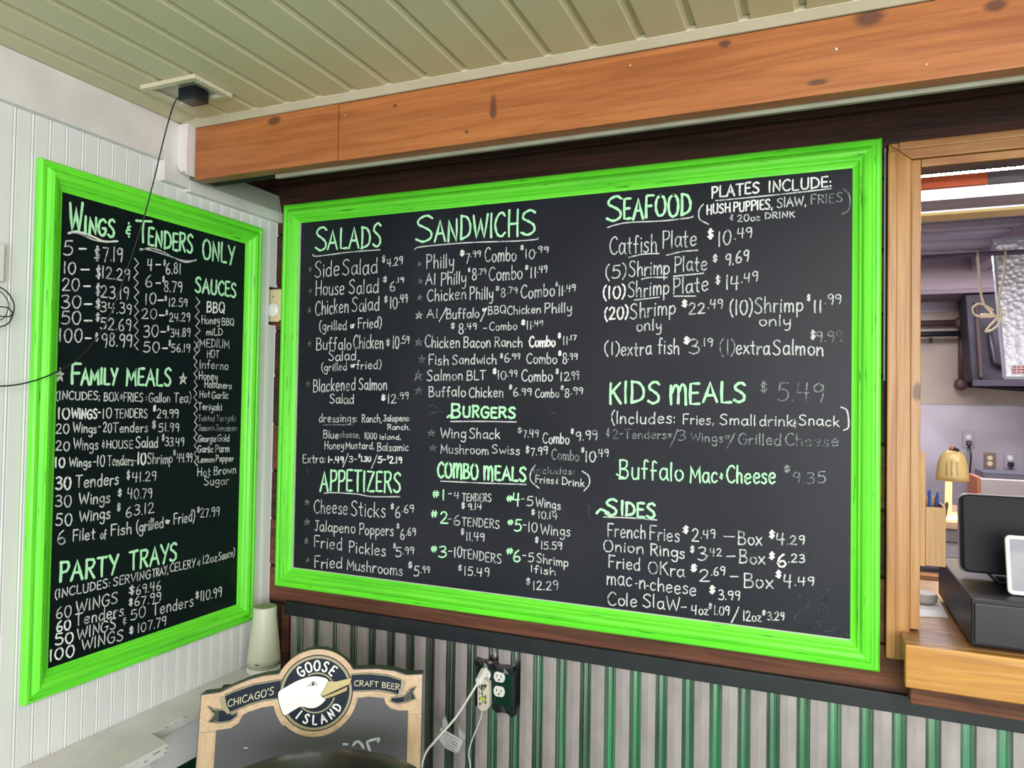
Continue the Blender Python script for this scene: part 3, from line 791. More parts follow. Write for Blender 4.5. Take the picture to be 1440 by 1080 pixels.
('M','heading_underline','',[
('~','w',[0.62,1.365,0.743,1.367,0.886,1.371]),
]),
('M','menu_lines','',[
('~','w',[0.912,1.426,0.899,1.405,0.9,1.382,0.924,1.363]),
('Includes:','f',[0.907,1.403,1.025,1.406,0.018,0.018]),
('Fries','w',[0.913,1.378,0.966,1.377,0.019,0.019]),
('&','w',[0.972,1.377,0.979,1.378,0.016,0.016]),
('Drink','w',[0.989,1.377,1.053,1.374,0.02,0.02]),
('~','w',[1.046,1.416,1.064,1.404,1.066,1.382,1.052,1.364]),
]),
('M','combo_numbers','green chalk numerals of the six combo meals',[
('#','G',[0.595,1.317,0.615,1.318,0.02,0.02]),
('1','G',[0.626,1.312,0.633,1.313,0.029,0.028]),
('#','G',[0.592,1.259,0.61,1.26,0.02,0.02]),
('2','G',[0.621,1.244,0.646,1.246,0.033,0.033]),
('#','G',[0.594,1.158,0.612,1.16,0.017,0.017]),
('3','G',[0.617,1.146,0.642,1.148,0.031,0.032]),
('#','G',[0.829,1.321,0.846,1.322,0.016,0.016]),
('4','G',[0.848,1.311,0.868,1.312,0.035,0.035]),
('#','G',[0.834,1.257,0.849,1.258,0.014,0.014]),
('5','G',[0.853,1.24,0.874,1.242,0.031,0.031]),
('#','G',[0.831,1.175,0.849,1.177,0.017,0.016]),
('6','G',[0.851,1.157,0.873,1.159,0.031,0.031]),
]),
('M','menu_lines','',[
('-','w',[0.645,1.324,0.657,1.325,0.011,0.011]),
('4','w',[0.665,1.317,0.681,1.318,0.02,0.02]),
('TENDERS','w',[0.691,1.313,0.781,1.316,0.022,0.021]),
('$','w',[0.687,1.291,0.701,1.292,0.017,0.017]),
('9.14','w',[0.709,1.288,0.753,1.294,0.017,0.018]),
('-','w',[0.646,1.252,0.657,1.253,0.011,0.011]),
('6','w',[0.664,1.242,0.686,1.244,0.028,0.027]),
('TENDERS','w',[0.691,1.243,0.808,1.244,0.025,0.023]),
('$','w',[0.687,1.217,0.699,1.218,0.016,0.016]),
('11.49','w',[0.705,1.201,0.762,1.204,0.024,0.023]),
('-','w',[0.648,1.161,0.662,1.162,0.01,0.011]),
('10','w',[0.668,1.151,0.692,1.153,0.029,0.029]),
('TENDERS','w',[0.693,1.151,0.815,1.147,0.026,0.026]),
('$','w',[0.681,1.114,0.694,1.115,0.015,0.016]),
('15.49','w',[0.701,1.102,0.779,1.108,0.024,0.023]),
('-','w',[0.872,1.325,0.881,1.326,0.01,0.01]),
('5','w',[0.889,1.313,0.908,1.315,0.026,0.025]),
('Wings','w',[0.916,1.313,0.986,1.31,0.025,0.025]),
('$','w',[0.902,1.289,0.914,1.29,0.014,0.014]),
('10.14','w',[0.923,1.281,0.978,1.282,0.019,0.018]),
('-','w',[0.879,1.255,0.888,1.255,0.01,0.01]),
('10','w',[0.893,1.241,0.92,1.243,0.026,0.026]),
('Wings','w',[0.931,1.239,1.015,1.24,0.027,0.027]),
('$','w',[0.914,1.215,0.926,1.216,0.014,0.014]),
('15.59','w',[0.932,1.199,0.992,1.202,0.021,0.021]),
('-','w',[0.878,1.171,0.889,1.172,0.01,0.01]),
('5','w',[0.896,1.161,0.912,1.163,0.024,0.023]),
('Shrimp','w',[0.92,1.162,1.011,1.158,0.024,0.024]),
('1','w',[0.903,1.134,0.909,1.134,0.018,0.018]),
('fish','w',[0.914,1.133,0.975,1.132,0.02,0.02]),
('$','w',[0.889,1.098,0.904,1.1,0.017,0.017]),
('12.29','w',[0.911,1.086,0.983,1.094,0.024,0.024]),
]),
('M','menu_heading','green chalk heading SEAFOOD',[
('S','g',[1.101,2.079,1.145,2.08,0.065,0.065]),
('EAFOOD','g',[1.15,2.082,1.323,2.081,0.056,0.054]),
]),
('M','heading_underline','',[
('~','w',[1.107,2.064,1.131,2.07,1.169,2.073,1.249,2.07,1.316,2.072,1.33,2.075]),
]),
('M','menu_lines','',[
('PLATES','b',[1.375,2.118,1.489,2.119,0.028,0.027]),
('INCLUDE:','b',[1.51,2.119,1.65,2.118,0.026,0.026]),
('~','w',[1.385,2.11,1.519,2.111,1.65,2.114]),
('~','w',[1.355,2.104,1.345,2.091,1.346,2.067,1.368,2.052]),
('HUSH','b',[1.363,2.078,1.42,2.078,0.024,0.023]),
('PUPPIES,','b',[1.428,2.078,1.519,2.078,0.023,0.023]),
('SlAW,','w',[1.53,2.08,1.595,2.079,0.023,0.023]),
('FRIES','f',[1.606,2.081,1.674,2.08,0.022,0.022]),
('~','f',[1.676,2.111,1.689,2.095,1.689,2.062,1.674,2.051]),
('&','w',[1.42,2.056,1.428,2.056,0.018,0.017]),
('20oz','w',[1.438,2.053,1.491,2.052,0.017,0.017]),
('DRINK','w',[1.502,2.054,1.57,2.053,0.015,0.015]),
]),
('M','menu_lines','',[
('Catfish','w',[1.113,1.991,1.239,1.991,0.048,0.047]),
('Plate','w',[1.252,1.998,1.339,2.0,0.044,0.043]),
('~','w',[1.165,1.981,1.202,1.987,1.244,1.986]),
('~','w',[1.264,1.98,1.301,1.987,1.342,1.988]),
('$','b',[1.365,2.016,1.382,2.015,0.022,0.022]),
('10','w',[1.392,1.994,1.423,1.999,0.037,0.037]),
('.49','w',[1.431,2.01,1.472,2.011,0.025,0.025]),
('(5)','w',[1.104,1.927,1.159,1.929,0.035,0.034]),
('Shrimp','w',[1.166,1.93,1.271,1.932,0.04,0.04]),
('Plate','w',[1.284,1.935,1.365,1.937,0.041,0.04]),
('~','w',[1.2,1.922,1.224,1.925,1.266,1.923]),
('~','w',[1.282,1.925,1.357,1.929]),
('$','w',[1.378,1.957,1.392,1.956,0.018,0.018]),
('9.69','w',[1.41,1.944,1.466,1.954,0.029,0.029]),
('(10)','b',[1.098,1.874,1.157,1.877,0.033,0.033]),
('Shrimp','w',[1.164,1.874,1.271,1.88,0.041,0.04]),
('Plate','w',[1.281,1.878,1.369,1.884,0.041,0.04]),
('~','w',[1.182,1.868,1.246,1.873]),
('~','w',[1.283,1.874,1.338,1.872]),
('$','w',[1.386,1.9,1.399,1.9,0.02,0.019]),
('14','w',[1.411,1.884,1.443,1.885,0.034,0.034]),
('.49','w',[1.449,1.9,1.487,1.903,0.024,0.024]),
('(20)','b',[1.102,1.818,1.164,1.823,0.031,0.031]),
('Shrimp','w',[1.171,1.82,1.288,1.827,0.04,0.039]),
('$','b',[1.303,1.846,1.319,1.846,0.017,0.016]),
('22','w',[1.321,1.826,1.362,1.828,0.028,0.027]),
('.49','w',[1.368,1.84,1.405,1.839,0.024,0.023]),
('only','w',[1.188,1.787,1.254,1.789,0.03,0.029]),
('(10)','w',[1.422,1.821,1.475,1.822,0.037,0.037]),
('Shrimp','w',[1.48,1.824,1.59,1.825,0.038,0.037]),
('$','w',[1.598,1.85,1.607,1.85,0.014,0.014]),
('11','w',[1.613,1.822,1.632,1.821,0.03,0.03]),
('.99','w',[1.638,1.841,1.673,1.84,0.023,0.023]),
('only','w',[1.491,1.793,1.563,1.791,0.027,0.027]),
('(1)','w',[1.103,1.727,1.144,1.726,0.033,0.033]),
('extra','w',[1.148,1.723,1.227,1.725,0.037,0.036]),
('fish','w',[1.245,1.727,1.299,1.724,0.039,0.038]),
('$','b',[1.308,1.752,1.325,1.752,0.016,0.016]),
('3','w',[1.322,1.726,1.347,1.726,0.037,0.037]),
('.19','w',[1.352,1.745,1.381,1.744,0.02,0.021]),
('(1)','f',[1.399,1.724,1.435,1.723,0.035,0.036]),
('extra','w',[1.438,1.725,1.515,1.724,0.036,0.036]),
('Salmon','w',[1.523,1.723,1.635,1.719,0.036,0.035]),
('$','w',[1.606,1.759,1.619,1.759,0.02,0.019]),
('9.99','f',[1.62,1.752,1.676,1.751,0.025,0.025]),
]),
('M','menu_heading','green chalk heading KIDS MEALS',[
('KIDS','g',[1.117,1.597,1.251,1.601,0.055,0.054]),
('µEALS','g',[1.277,1.599,1.461,1.606,0.051,0.049]),
]),
('M','menu_lines','',[
('$','f',[1.494,1.631,1.512,1.631,0.027,0.027]),
('5.49','f',[1.534,1.609,1.637,1.61,0.045,0.045]),
('(Includes:','w',[1.124,1.545,1.29,1.549,0.031,0.03]),
('Fries,','w',[1.31,1.548,1.386,1.55,0.025,0.025]),
('Small','w',[1.4,1.55,1.484,1.55,0.026,0.026]),
('drink','w',[1.494,1.55,1.569,1.55,0.026,0.026]),
('&','w',[1.57,1.546,1.577,1.546,0.021,0.022]),
('Snack','w',[1.582,1.554,1.671,1.553,0.024,0.024]),
('~','w',[1.674,1.598,1.687,1.589,1.69,1.553,1.68,1.544]),
('&','w',[1.112,1.509,1.12,1.51,0.024,0.023]),
('2-Tenders','f',[1.128,1.506,1.269,1.51,0.024,0.023]),
('or','f',[1.273,1.513,1.283,1.514,0.017,0.016]),
('/','f',[1.278,1.493,1.296,1.494,0.042,0.042]),
('3','f',[1.296,1.506,1.317,1.507,0.025,0.025]),
('Wings','f',[1.33,1.507,1.408,1.506,0.022,0.022]),
('or','f',[1.414,1.515,1.425,1.515,0.015,0.015]),
('/','f',[1.416,1.492,1.435,1.492,0.04,0.04]),
('Grilled','f',[1.445,1.502,1.543,1.503,0.028,0.027]),
('Cheese','f',[1.553,1.503,1.668,1.506,0.029,0.027]),
]),
('M','menu_heading','green chalk line Buffalo Mac & Cheese',[
('Buffalo','G',[1.146,1.403,1.312,1.405,0.05,0.048]),
('~','G',[1.14,1.413,1.151,1.407,1.159,1.406]),
('Mac','G',[1.328,1.403,1.396,1.407,0.043,0.042]),
('&','G',[1.401,1.414,1.409,1.414,0.017,0.017]),
('Cheese','G',[1.417,1.406,1.531,1.41,0.043,0.042]),
]),
('M','menu_lines','',[
('$','f',[1.548,1.44,1.565,1.441,0.016,0.016]),
('9.35','f',[1.57,1.414,1.641,1.42,0.027,0.027]),
]),
('M','menu_heading','green chalk heading SIDES',[
('S','g',[1.11,1.305,1.143,1.307,0.042,0.042]),
('IDES','g',[1.153,1.307,1.243,1.307,0.035,0.037]),
('~','g',[1.087,1.307,1.098,1.318,1.112,1.314,1.121,1.31]),
]),
('M','heading_underline','',[
('~','w',[1.106,1.299,1.179,1.302,1.246,1.302]),
]),
('M','menu_lines','',[
('French','w',[1.118,1.249,1.218,1.252,0.036,0.035]),
('Fries','w',[1.229,1.252,1.304,1.251,0.035,0.034]),
('$','b',[1.312,1.275,1.328,1.276,0.016,0.017]),
('2','w',[1.335,1.256,1.352,1.257,0.03,0.03]),
('.49','w',[1.357,1.265,1.391,1.268,0.022,0.022]),
('-','w',[1.411,1.269,1.44,1.271,0.01,0.01]),
('Box','w',[1.445,1.259,1.501,1.26,0.032,0.032]),
('$','b',[1.517,1.28,1.531,1.281,0.016,0.016]),
('4','w',[1.534,1.264,1.553,1.266,0.03,0.03]),
('.29','w',[1.558,1.268,1.597,1.272,0.021,0.021]),
('Onion','w',[1.108,1.21,1.213,1.213,0.03,0.029]),
('Rings','w',[1.23,1.212,1.318,1.211,0.031,0.03]),
('$','w',[1.33,1.228,1.342,1.229,0.015,0.015]),
('3','w',[1.349,1.211,1.37,1.213,0.031,0.031]),
('.42','w',[1.374,1.222,1.407,1.225,0.019,0.02]),
('-','w',[1.419,1.221,1.442,1.224,0.01,0.01]),
('Box','w',[1.449,1.213,1.508,1.216,0.03,0.03]),
('$','b',[1.517,1.23,1.531,1.231,0.016,0.016]),
('6','b',[1.537,1.212,1.557,1.214,0.029,0.029]),
('.23','w',[1.561,1.226,1.597,1.23,0.019,0.019]),
('Fried','w',[1.121,1.168,1.205,1.168,0.033,0.032]),
('OKra','w',[1.227,1.164,1.317,1.165,0.032,0.031]),
('$','b',[1.332,1.181,1.349,1.182,0.016,0.017]),
('2','w',[1.354,1.158,1.378,1.161,0.03,0.03]),
('.69','w',[1.383,1.177,1.416,1.18,0.02,0.021]),
('-','w',[1.426,1.173,1.447,1.175,0.01,0.01]),
('Box','w',[1.46,1.156,1.527,1.161,0.036,0.034]),
('$','b',[1.533,1.187,1.547,1.188,0.016,0.016]),
('4','w',[1.552,1.165,1.57,1.167,0.031,0.031]),
('.49','w',[1.576,1.173,1.618,1.178,0.021,0.02]),
('mac','w',[1.118,1.124,1.184,1.126,0.039,0.039]),
('-','w',[1.193,1.13,1.199,1.13,0.01,0.011]),
('n','w',[1.204,1.124,1.219,1.125,0.035,0.035]),
('-','w',[1.222,1.127,1.228,1.127,0.01,0.011]),
('cheese','w',[1.232,1.122,1.347,1.122,0.034,0.034]),
('$','b',[1.378,1.132,1.394,1.134,0.017,0.016]),
('3.99','w',[1.4,1.119,1.452,1.123,0.023,0.023]),
('Cole','w',[1.12,1.071,1.197,1.076,0.034,0.034]),
('SlaW','w',[1.212,1.078,1.306,1.08,0.034,0.034]),
('-','w',[1.309,1.083,1.323,1.085,0.011,0.01]),
('4oz','w',[1.336,1.073,1.377,1.078,0.023,0.024]),
('$','w',[1.377,1.094,1.386,1.095,0.012,0.012]),
('1.09','w',[1.39,1.08,1.427,1.084,0.021,0.022]),
('/','w',[1.431,1.067,1.448,1.07,0.037,0.036]),
('12oz','w',[1.459,1.074,1.501,1.078,0.024,0.023]),
('$','w',[1.503,1.094,1.512,1.095,0.011,0.011]),
('3.29','w',[1.515,1.083,1.553,1.088,0.019,0.019]),
]),
('M','chalk_smudge','faint erased chalk scribble',[
('~','s',[0.562,1.561,0.567,1.557,0.582,1.566,0.597,1.562,0.609,1.564,0.624,1.565]),
('~','s',[0.876,1.574,0.885,1.566,0.898,1.562]),
('~','s',[0.956,1.57,0.962,1.568,0.971,1.569]),
('~','s',[0.562,1.574,0.587,1.583,0.606,1.571,0.577,1.553]),
('~','s',[1.567,1.127,1.58,1.148,1.603,1.146,1.608,1.132,1.59,1.115,1.576,1.094,1.595,1.077,1.622,1.08,1.626,1.1]),
('~','s',[1.635,1.174,1.639,1.145,1.626,1.115,1.631,1.086,1.649,1.074,1.666,1.086]),
('~','s',[1.652,1.186,1.644,1.146,1.648,1.118]),
('~','s',[1.675,1.064,1.686,1.077,1.693,1.066]),
('~','s',[1.064,1.33,1.068,1.32,1.064,1.311,1.069,1.295]),
('~','s',[0.564,1.147,0.561,1.155,0.566,1.168]),
('~','s',[0.144,1.376,0.148,1.36,0.164,1.363]),
('~','s',[1.589,1.252,1.612,1.249,1.625,1.245]),
]),
]

# ================================================================ THE SETTING
# ---- floor
wf = MB().box(-.3, 5, -5.5, 4.4, -.06, 0).build('floor', M['floor'], kind='structure')

# ---- back wall with the service opening: slab, planks, black strip, corrugated steel
wb = MB()
wb.box(-.30, 1.816, .012, .10, 0, 2.62).box(1.816, 3.4, .012, .10, 0, 1.0).box(1.816, 3.4, .012, .030, 2.165, 2.62).box(3.4, 5, .012, .10, 0, 2.62)
wall_back = wb.build('wall_back', M['plank'], kind='structure')
seams = [.945, 1.061, 1.210, 1.363, 1.513, 1.670, 1.814, 1.961, 2.127, 2.29, 2.46]
for i in range(len(seams)-1):
    z0, z1 = seams[i]+.003, seams[i+1]-.003; y = -.0003-.0022*((i*5) % 3)/2; xe = 1.768 if 1.05 < (z0+z1)/2 < 2.17 else 4.9
    if i == 0: xe = 4.9; z1 = seams[1]-.004
    MB().box(-.22, xe, y, .012, z0, z1).build('plank', M['plank2'] if i in (0, 1, 3, 6) else M['plank'], wall_back, bevel=.003)
MB().box(.075, 4.9, -.0180, -.0142, .915, .957).box(.075, 4.9, -.0142, .012, .944, .957).build('trim_board', M['black_trim'], wall_back, label='charcoal strip over the corrugated steel', bevel=.002)
MB().box(.060, .086, -.010, .012, 0, .940).build('corner_batten', M['plank2'], wall_back, bevel=.002)
MB().box(1.7615, 1.7655, -.0095, -.0045, 1.66, 2.196).build('metal_channel', base_mat('dull grey metal channel', (.20, .21, .24), .6, .3), wall_back)
def corrugated(x0, x1, z0, z1, y0, depth, pitch, phase):
    mb = MB(); prof = []
    k0 = int((x0-phase)/pitch)-1; x = 0
    for k in range(k0, int((x1-phase)/pitch)+2):
        c = phase+k*pitch
        # crest centre c (near side), valley centre c+pitch/2
        for (t, d) in ((-.27, 1), (-.22, 1.03), (0, 1.10), (.22, 1.03), (.27, 1), (.315, .72), (.345, .3), (.375, .06), (.42, 0), (.5, -.04), (.58, 0), (.625, .06), (.655, .3), (.685, .72)):
            xx = c+t*pitch
            if x0 <= xx <= x1: prof.append((xx, y0-depth*d, 0 if -.27 <= t < .27 else 1))
    n = len(prof); nz = 6; vs = []
    for j in range(nz+1):
        z = z0+(z1-z0)*j/nz
        for (xx, y, q_) in prof: vs.append((xx, y+.0006*math.sin(xx*31+j*2.1), z))
    fs = [(j*n+i, j*n+i+1, (j+1)*n+i+1, (j+1)*n+i) for j in range(nz) for i in range(n-1)]
    mb.add(vs, fs); mb.m = [prof[i][2] for j in range(nz) for i in range(n-1)]; return mb
corrugated(.088, 3.4, 0.0, .917, .007, .0185, .0665, .8985).build('corrugated_sheet', [M['galv'], M['galv_clean']], wall_back, smooth=False)

# ---- left wall: backing, beadboard strips, fascia boards
wl = MB().box(-.30, -.035, -5.5, .10, 0, 2.62)
wall_left = wl.build('wall_left', M['plank'], kind='structure')
def strip_mesh(z0, z1, w=.040):
    # section along y (0..w) with a bead and two grooves at its near end; thickness in x
    prof = [(0, 0), (.0265, 0), (.0275, -.0035), (.0285, -.0035), (.0295, -.0005), (.0320, .0006), (.0345, -.0005), (.0355, -.0035), (.0365, -.0035), (.0375, 0), (w-.0002, 0), (w-.0002, -.011), (0, -.011)]
    mb = MB(); n = len(prof)
    vs = [(x, y, z0) for y, x in prof]+[(x, y, z1) for y, x in prof]
    mb.add(vs, [(i, (i+1) % n, (i+1) % n+n, i+n) for i in range(n)]+[tuple(range(n-1, -1, -1)), tuple(range(n, 2*n))])
    return mb
proto = None
Z0, Z1 = .70, 2.23
for k in range(1, 64):
    y0 = -.0335-.040*k
    if proto is None:
        mb = strip_mesh(Z0, Z1); proto = mb.build('beadboard_strip', M['white_wall'], wall_left); bl = BASE[wall_left.name]
        proto.location = (0, y0, 0)
    else: dup(proto, wall_left, (0, y0, 0))
for (a, b, nm) in ((Z0, 1.832, 'low'), (1.955, 2.20, 'high')):
    q = strip_mesh(a, b, .030).build('beadboard_strip', M['white_wall'], wall_left); q.location = (0, -.0335, 0)
MB().box(-.011, 0, -5.4, -2.6, Z0, Z1).build('beadboard_sheet', M['white_wall'], wall_left)
MB().box(-.035, 0, -5.4, -.0, 0, .642).build('lower_panel', M['dark_green'], wall_left, label='dark green painted lower wall')
# fascia
MB().box(-.03, .020, -5.4, -.466, 2.226, 2.34).build('fascia_board', M['white_trim'], wall_left, bevel=.002)
MB().box(-.03, .020, -.466, -.380, 2.172, 2.34).build('fascia_board', M['white_trim'], wall_left, bevel=.002)
MB().box(-.03, .020, -.380, 0.0, 2.165, 2.197).build('fascia_board', M['white_trim'], wall_left, bevel=.002)
MB().hexa([(-.03, -.378, 2.197), (.017, -.378, 2.197), (.017, 0, 2.197), (-.03, 0, 2.197), (-.03, -.378, 2.256), (.002, -.378, 2.256), (.002, 0, 2.256), (-.03, 0, 2.256)]).build('fascia_board', noise_mat('white fascia with beam shade in colour', (.50, .52, .46), (.46, .48, .42), (3, 3, 3), 3, .5), wall_left, bevel=.002)  # beam's shadow on the white fascia is put into this darker colour
MB().prism([(.020, 2.335), (.020, 2.228), (.026, 2.212), (.036, 2.203), (.047, 2.207), (.050, 2.196), (.054, 2.215), (.052, 2.262), (.056, 2.335)], -.425, -.376).build('corner_block', M['white_trim'], wall_left, bevel=.0015)

# ---- ceiling: tongue-and-groove vinyl panels running towards the back wall, with trim
ce = MB().box(-.03, 5, -5.5, -.40, 2.352, 2.40).box(-.03, 5, -.40, .012, 2.46, 2.5)
ceiling = ce.build('ceiling', M['dark'], kind='structure')
pp = [(0, 2.3515), (.001, 2.3405), (.0785, 2.3405), (.0815, 2.3435), (.087, 2.3455), (.0885, 2.3500), (.0915, 2.3515), (.0992, 2.3515), (.0992, 2.354), (0, 2.354)]
n = len(pp); mb = MB()
mb.add([(x, -5.4, z) for x, z in pp]+[(x, -.405, z) for x, z in pp], [(i, i+n, (i+1) % n+n, (i+1) % n) for i in range(n)]+[tuple(range(n)), tuple(range(2*n-1, n-1, -1))])
cp = mb.build('ceiling_panel', M['ceiling'], ceiling); cp0 = tuple(cp.location)
cp.location = (0, 0, 0)
base = cp.location.copy(); cp.location = (.0, 0, 0)
for k in range(-1, 44):
    if k == 0: continue
    dup(cp, ceiling, (.1*k+.0, 0, 0))
cp.location = (0, 0, 0)
MB().prism([(0, 0), (0, 0)] and [(-.424, 2.3395), (-.404, 2.3290), (-.399, 2.3290), (-.399, 2.3500), (-.424, 2.3500)], 0, 1).build('ceiling_trim', M['ceiling_trim'], ceiling, T=lambda p: (.03+p[1]*4.9, p[0], p[2]))

# ---- beam across the room
bm = thing('wooden_beam', 'orange stained pine beam across the ceiling in front of the blackboards', 'beam', (1.5, -.38, 2.186), kind='structure')
MB().box(.0575, .5265, -.4000, -.362, 2.187, 2.3285).build('beam_board', M['beam'], bm, bevel=.0015)
MB().box(.5280, 4.9, -.3985, -.362, 2.186, 2.3285).build('beam_board', M['beam'], bm, bevel=.0015)
MB().box(.30, 4.9, -.360, -.350, 2.178, 2.33).build('backing_strip', noise_mat('pale green grey backing strip', (.30, .31, .23), (.24, .24, .18), (3, 3, 3), 4, .6), bm)
MB().box(.03, 4.9, -.350, -.30, 2.20, 2.46).build('backing_board', M['dark'], bm)
for (x, z, r) in ((1.652, 2.269, .0030), (.415, 2.228, .0026), (1.26, 2.303, .0022), (.505, 2.318, .0018), (.545, 2.298, .002), (1.80, 2.215, .002), (1.10, 2.175, .0015)):
    if z > 2.186: MB().lathe([(r, .0), (r, .0012), (r*.5, .0016)], x, -.3983, 10, 'y', z).build('screw_head', M['screw'], bm)

# ---- kitchen shell behind the opening
steel = noise_mat('brushed stainless wall sheet', (.40, .36, .40), (.32, .28, .31), (1.5, 1.5, 1.5), 2, .38, metal=.35, detail=6, world_space=True)
wk = MB().box(1.2, 5, 4.2, 4.3, 0, 2.62).build('wall_kitchen', steel, kind='structure')
for x in (2.15, 3.05):
    MB().box(x, x+.896, 4.192, 4.2, .9, 1.62).build('wall_sheet', steel, wk, bevel=.002)
    MB().box(x, x+.896, 4.192, 4.2, 1.625, 2.3).build('wall_sheet', noise_mat('tan wall sheet', (.42, .34, .26), (.36, .28, .22), (2, 2, 2), 2, .5, world_space=True), wk, bevel=.002)
MB().box(5, 5.1, -5.5, 4.3, 0, 2.62).build('wall_right', M['white_wall'], kind='structure')
MB().box(1.55, 1.62, .10, 4.2, 0, 2.62).build('wall_kitchen_side', steel, kind='structure')
kc = MB().box(1.5, 5, .10, 4.3, 2.60, 2.66).build('ceiling_kitchen', noise_mat('mauve grey kitchen ceiling', (.42, .38, .46), (.36, .32, .40), (2, 2, 2), 2, .5, world_space=True), kind='structure')
grey = noise_mat('mauve grey painted board', (.40, .35, .40), (.33, .28, .32), (1, 4, 4), 2, .5, world_space=True)
for (y, d, h) in ((2.62, .05, .035), (2.86, .03, .02), (3.12, .14, .030), (3.42, .05, .02)):
    MB().box(1.64, 4.9, y, y+d, 2.60-h, 2.60).build('ceiling_batten', grey, kc, bevel=.004)
MB().box(1.64, 4.9, 3.68, 4.19, 2.372, 2.60).build('soffit', noise_mat('brown mauve soffit', (.26, .19, .20), (.20, .15, .16), (1, 3, 3), 2, .55, world_space=True), kc, bevel=.004)
MB().box(1.64, 4.9, 3.66, 3.70, 2.355, 2.385).build('soffit_lip', base_mat('dark mauve lip', (.16, .12, .14), .6), kc, bevel=.004)
MB().hexa([(2.62, 2.5, 2.50), (2.70, 2.5, 2.50), (2.50, 3.66, 2.50), (2.42, 3.66, 2.50), (2.62, 2.5, 2.60), (2.70, 2.5, 2.60), (2.50, 3.66, 2.60), (2.42, 3.66, 2.60)][:2]+[(2.62, 3.66, 2.50), (2.54, 3.66, 2.50), (2.62, 2.5, 2.60), (2.70, 2.5, 2.60), (2.62, 3.66, 2.60), (2.54, 3.66, 2.60)]).build('ceiling_batten', grey, kc, bevel=.004)

# ---- service window: casing, jamb, counter
win = thing('window_1', None, None, (2.6, 0, 1.0), kind='structure')
def casing_piece(a, b, c, d, mat, name='casing'):
    """a,b,c,d quad in xz (mitred board), y from -.022 to -.004 with a raised outer moulding"""
    MB().prism([a, b, c, d], -.020, -.0045).build(name, mat, win, bevel=.0025)
L0, L1, T0, T1 = 1.770, 1.816, 2.161, 2.200
casing_piece((L0, 1.035), (L1, 1.035), (L1, T0), (L0, T1), M['casing'])
casing_piece((L0, T1+.001), (L1, T0+.001), (3.45, T0+.001), (3.45, T1+.001), M['casing_h'])
MB().box(L0-.002, L0+.018, -.026, -.019, 1.037, 2.182).build('casing_moulding', M['casing'], win, bevel=.003)
MB().box(L0+.020, 3.45, -.026, -.019, 2.184, 2.201).build('casing_moulding', M['casing_h'], win, bevel=.003)
MB().box(1.8165, 1.836, -.013, .10, 1.105, 2.1605).build('jamb', M['casing'], win, bevel=.0015)
MB().box(1.8365, 3.4, -.013, .030, 2.143, 2.1605).build('head_jamb', M['casing_h'], win, bevel=.0015)
MB().box(3.385, 3.4, -.013, .10, 1.105, 2.142).build('jamb', M['casing'], win)

ct = thing('service_counter', 'thick yellow pine counter slab under the service window', 'counter', (2.6, .1, 1.008))
MB().box(1.797, 3.5, -.120, -.092, 1.010, 1.100).build('front_board', M['counter'], ct, bevel=.003)
MB().box(1.797, 3.5, -.0915, .011, 1.060, 1.100).box(1.8365, 3.38, .011, .55, 1.060, 1.100).build('worktop', wood('brown varnished worktop', (.50, .27, .11), (.38, .19, .07), 'x', .28), ct, bevel=.002)
MB().box(1.81, 3.5, -.085, -.018, .965, 1.008).build('support_rail', M['plank2'], ct, bevel=.003)

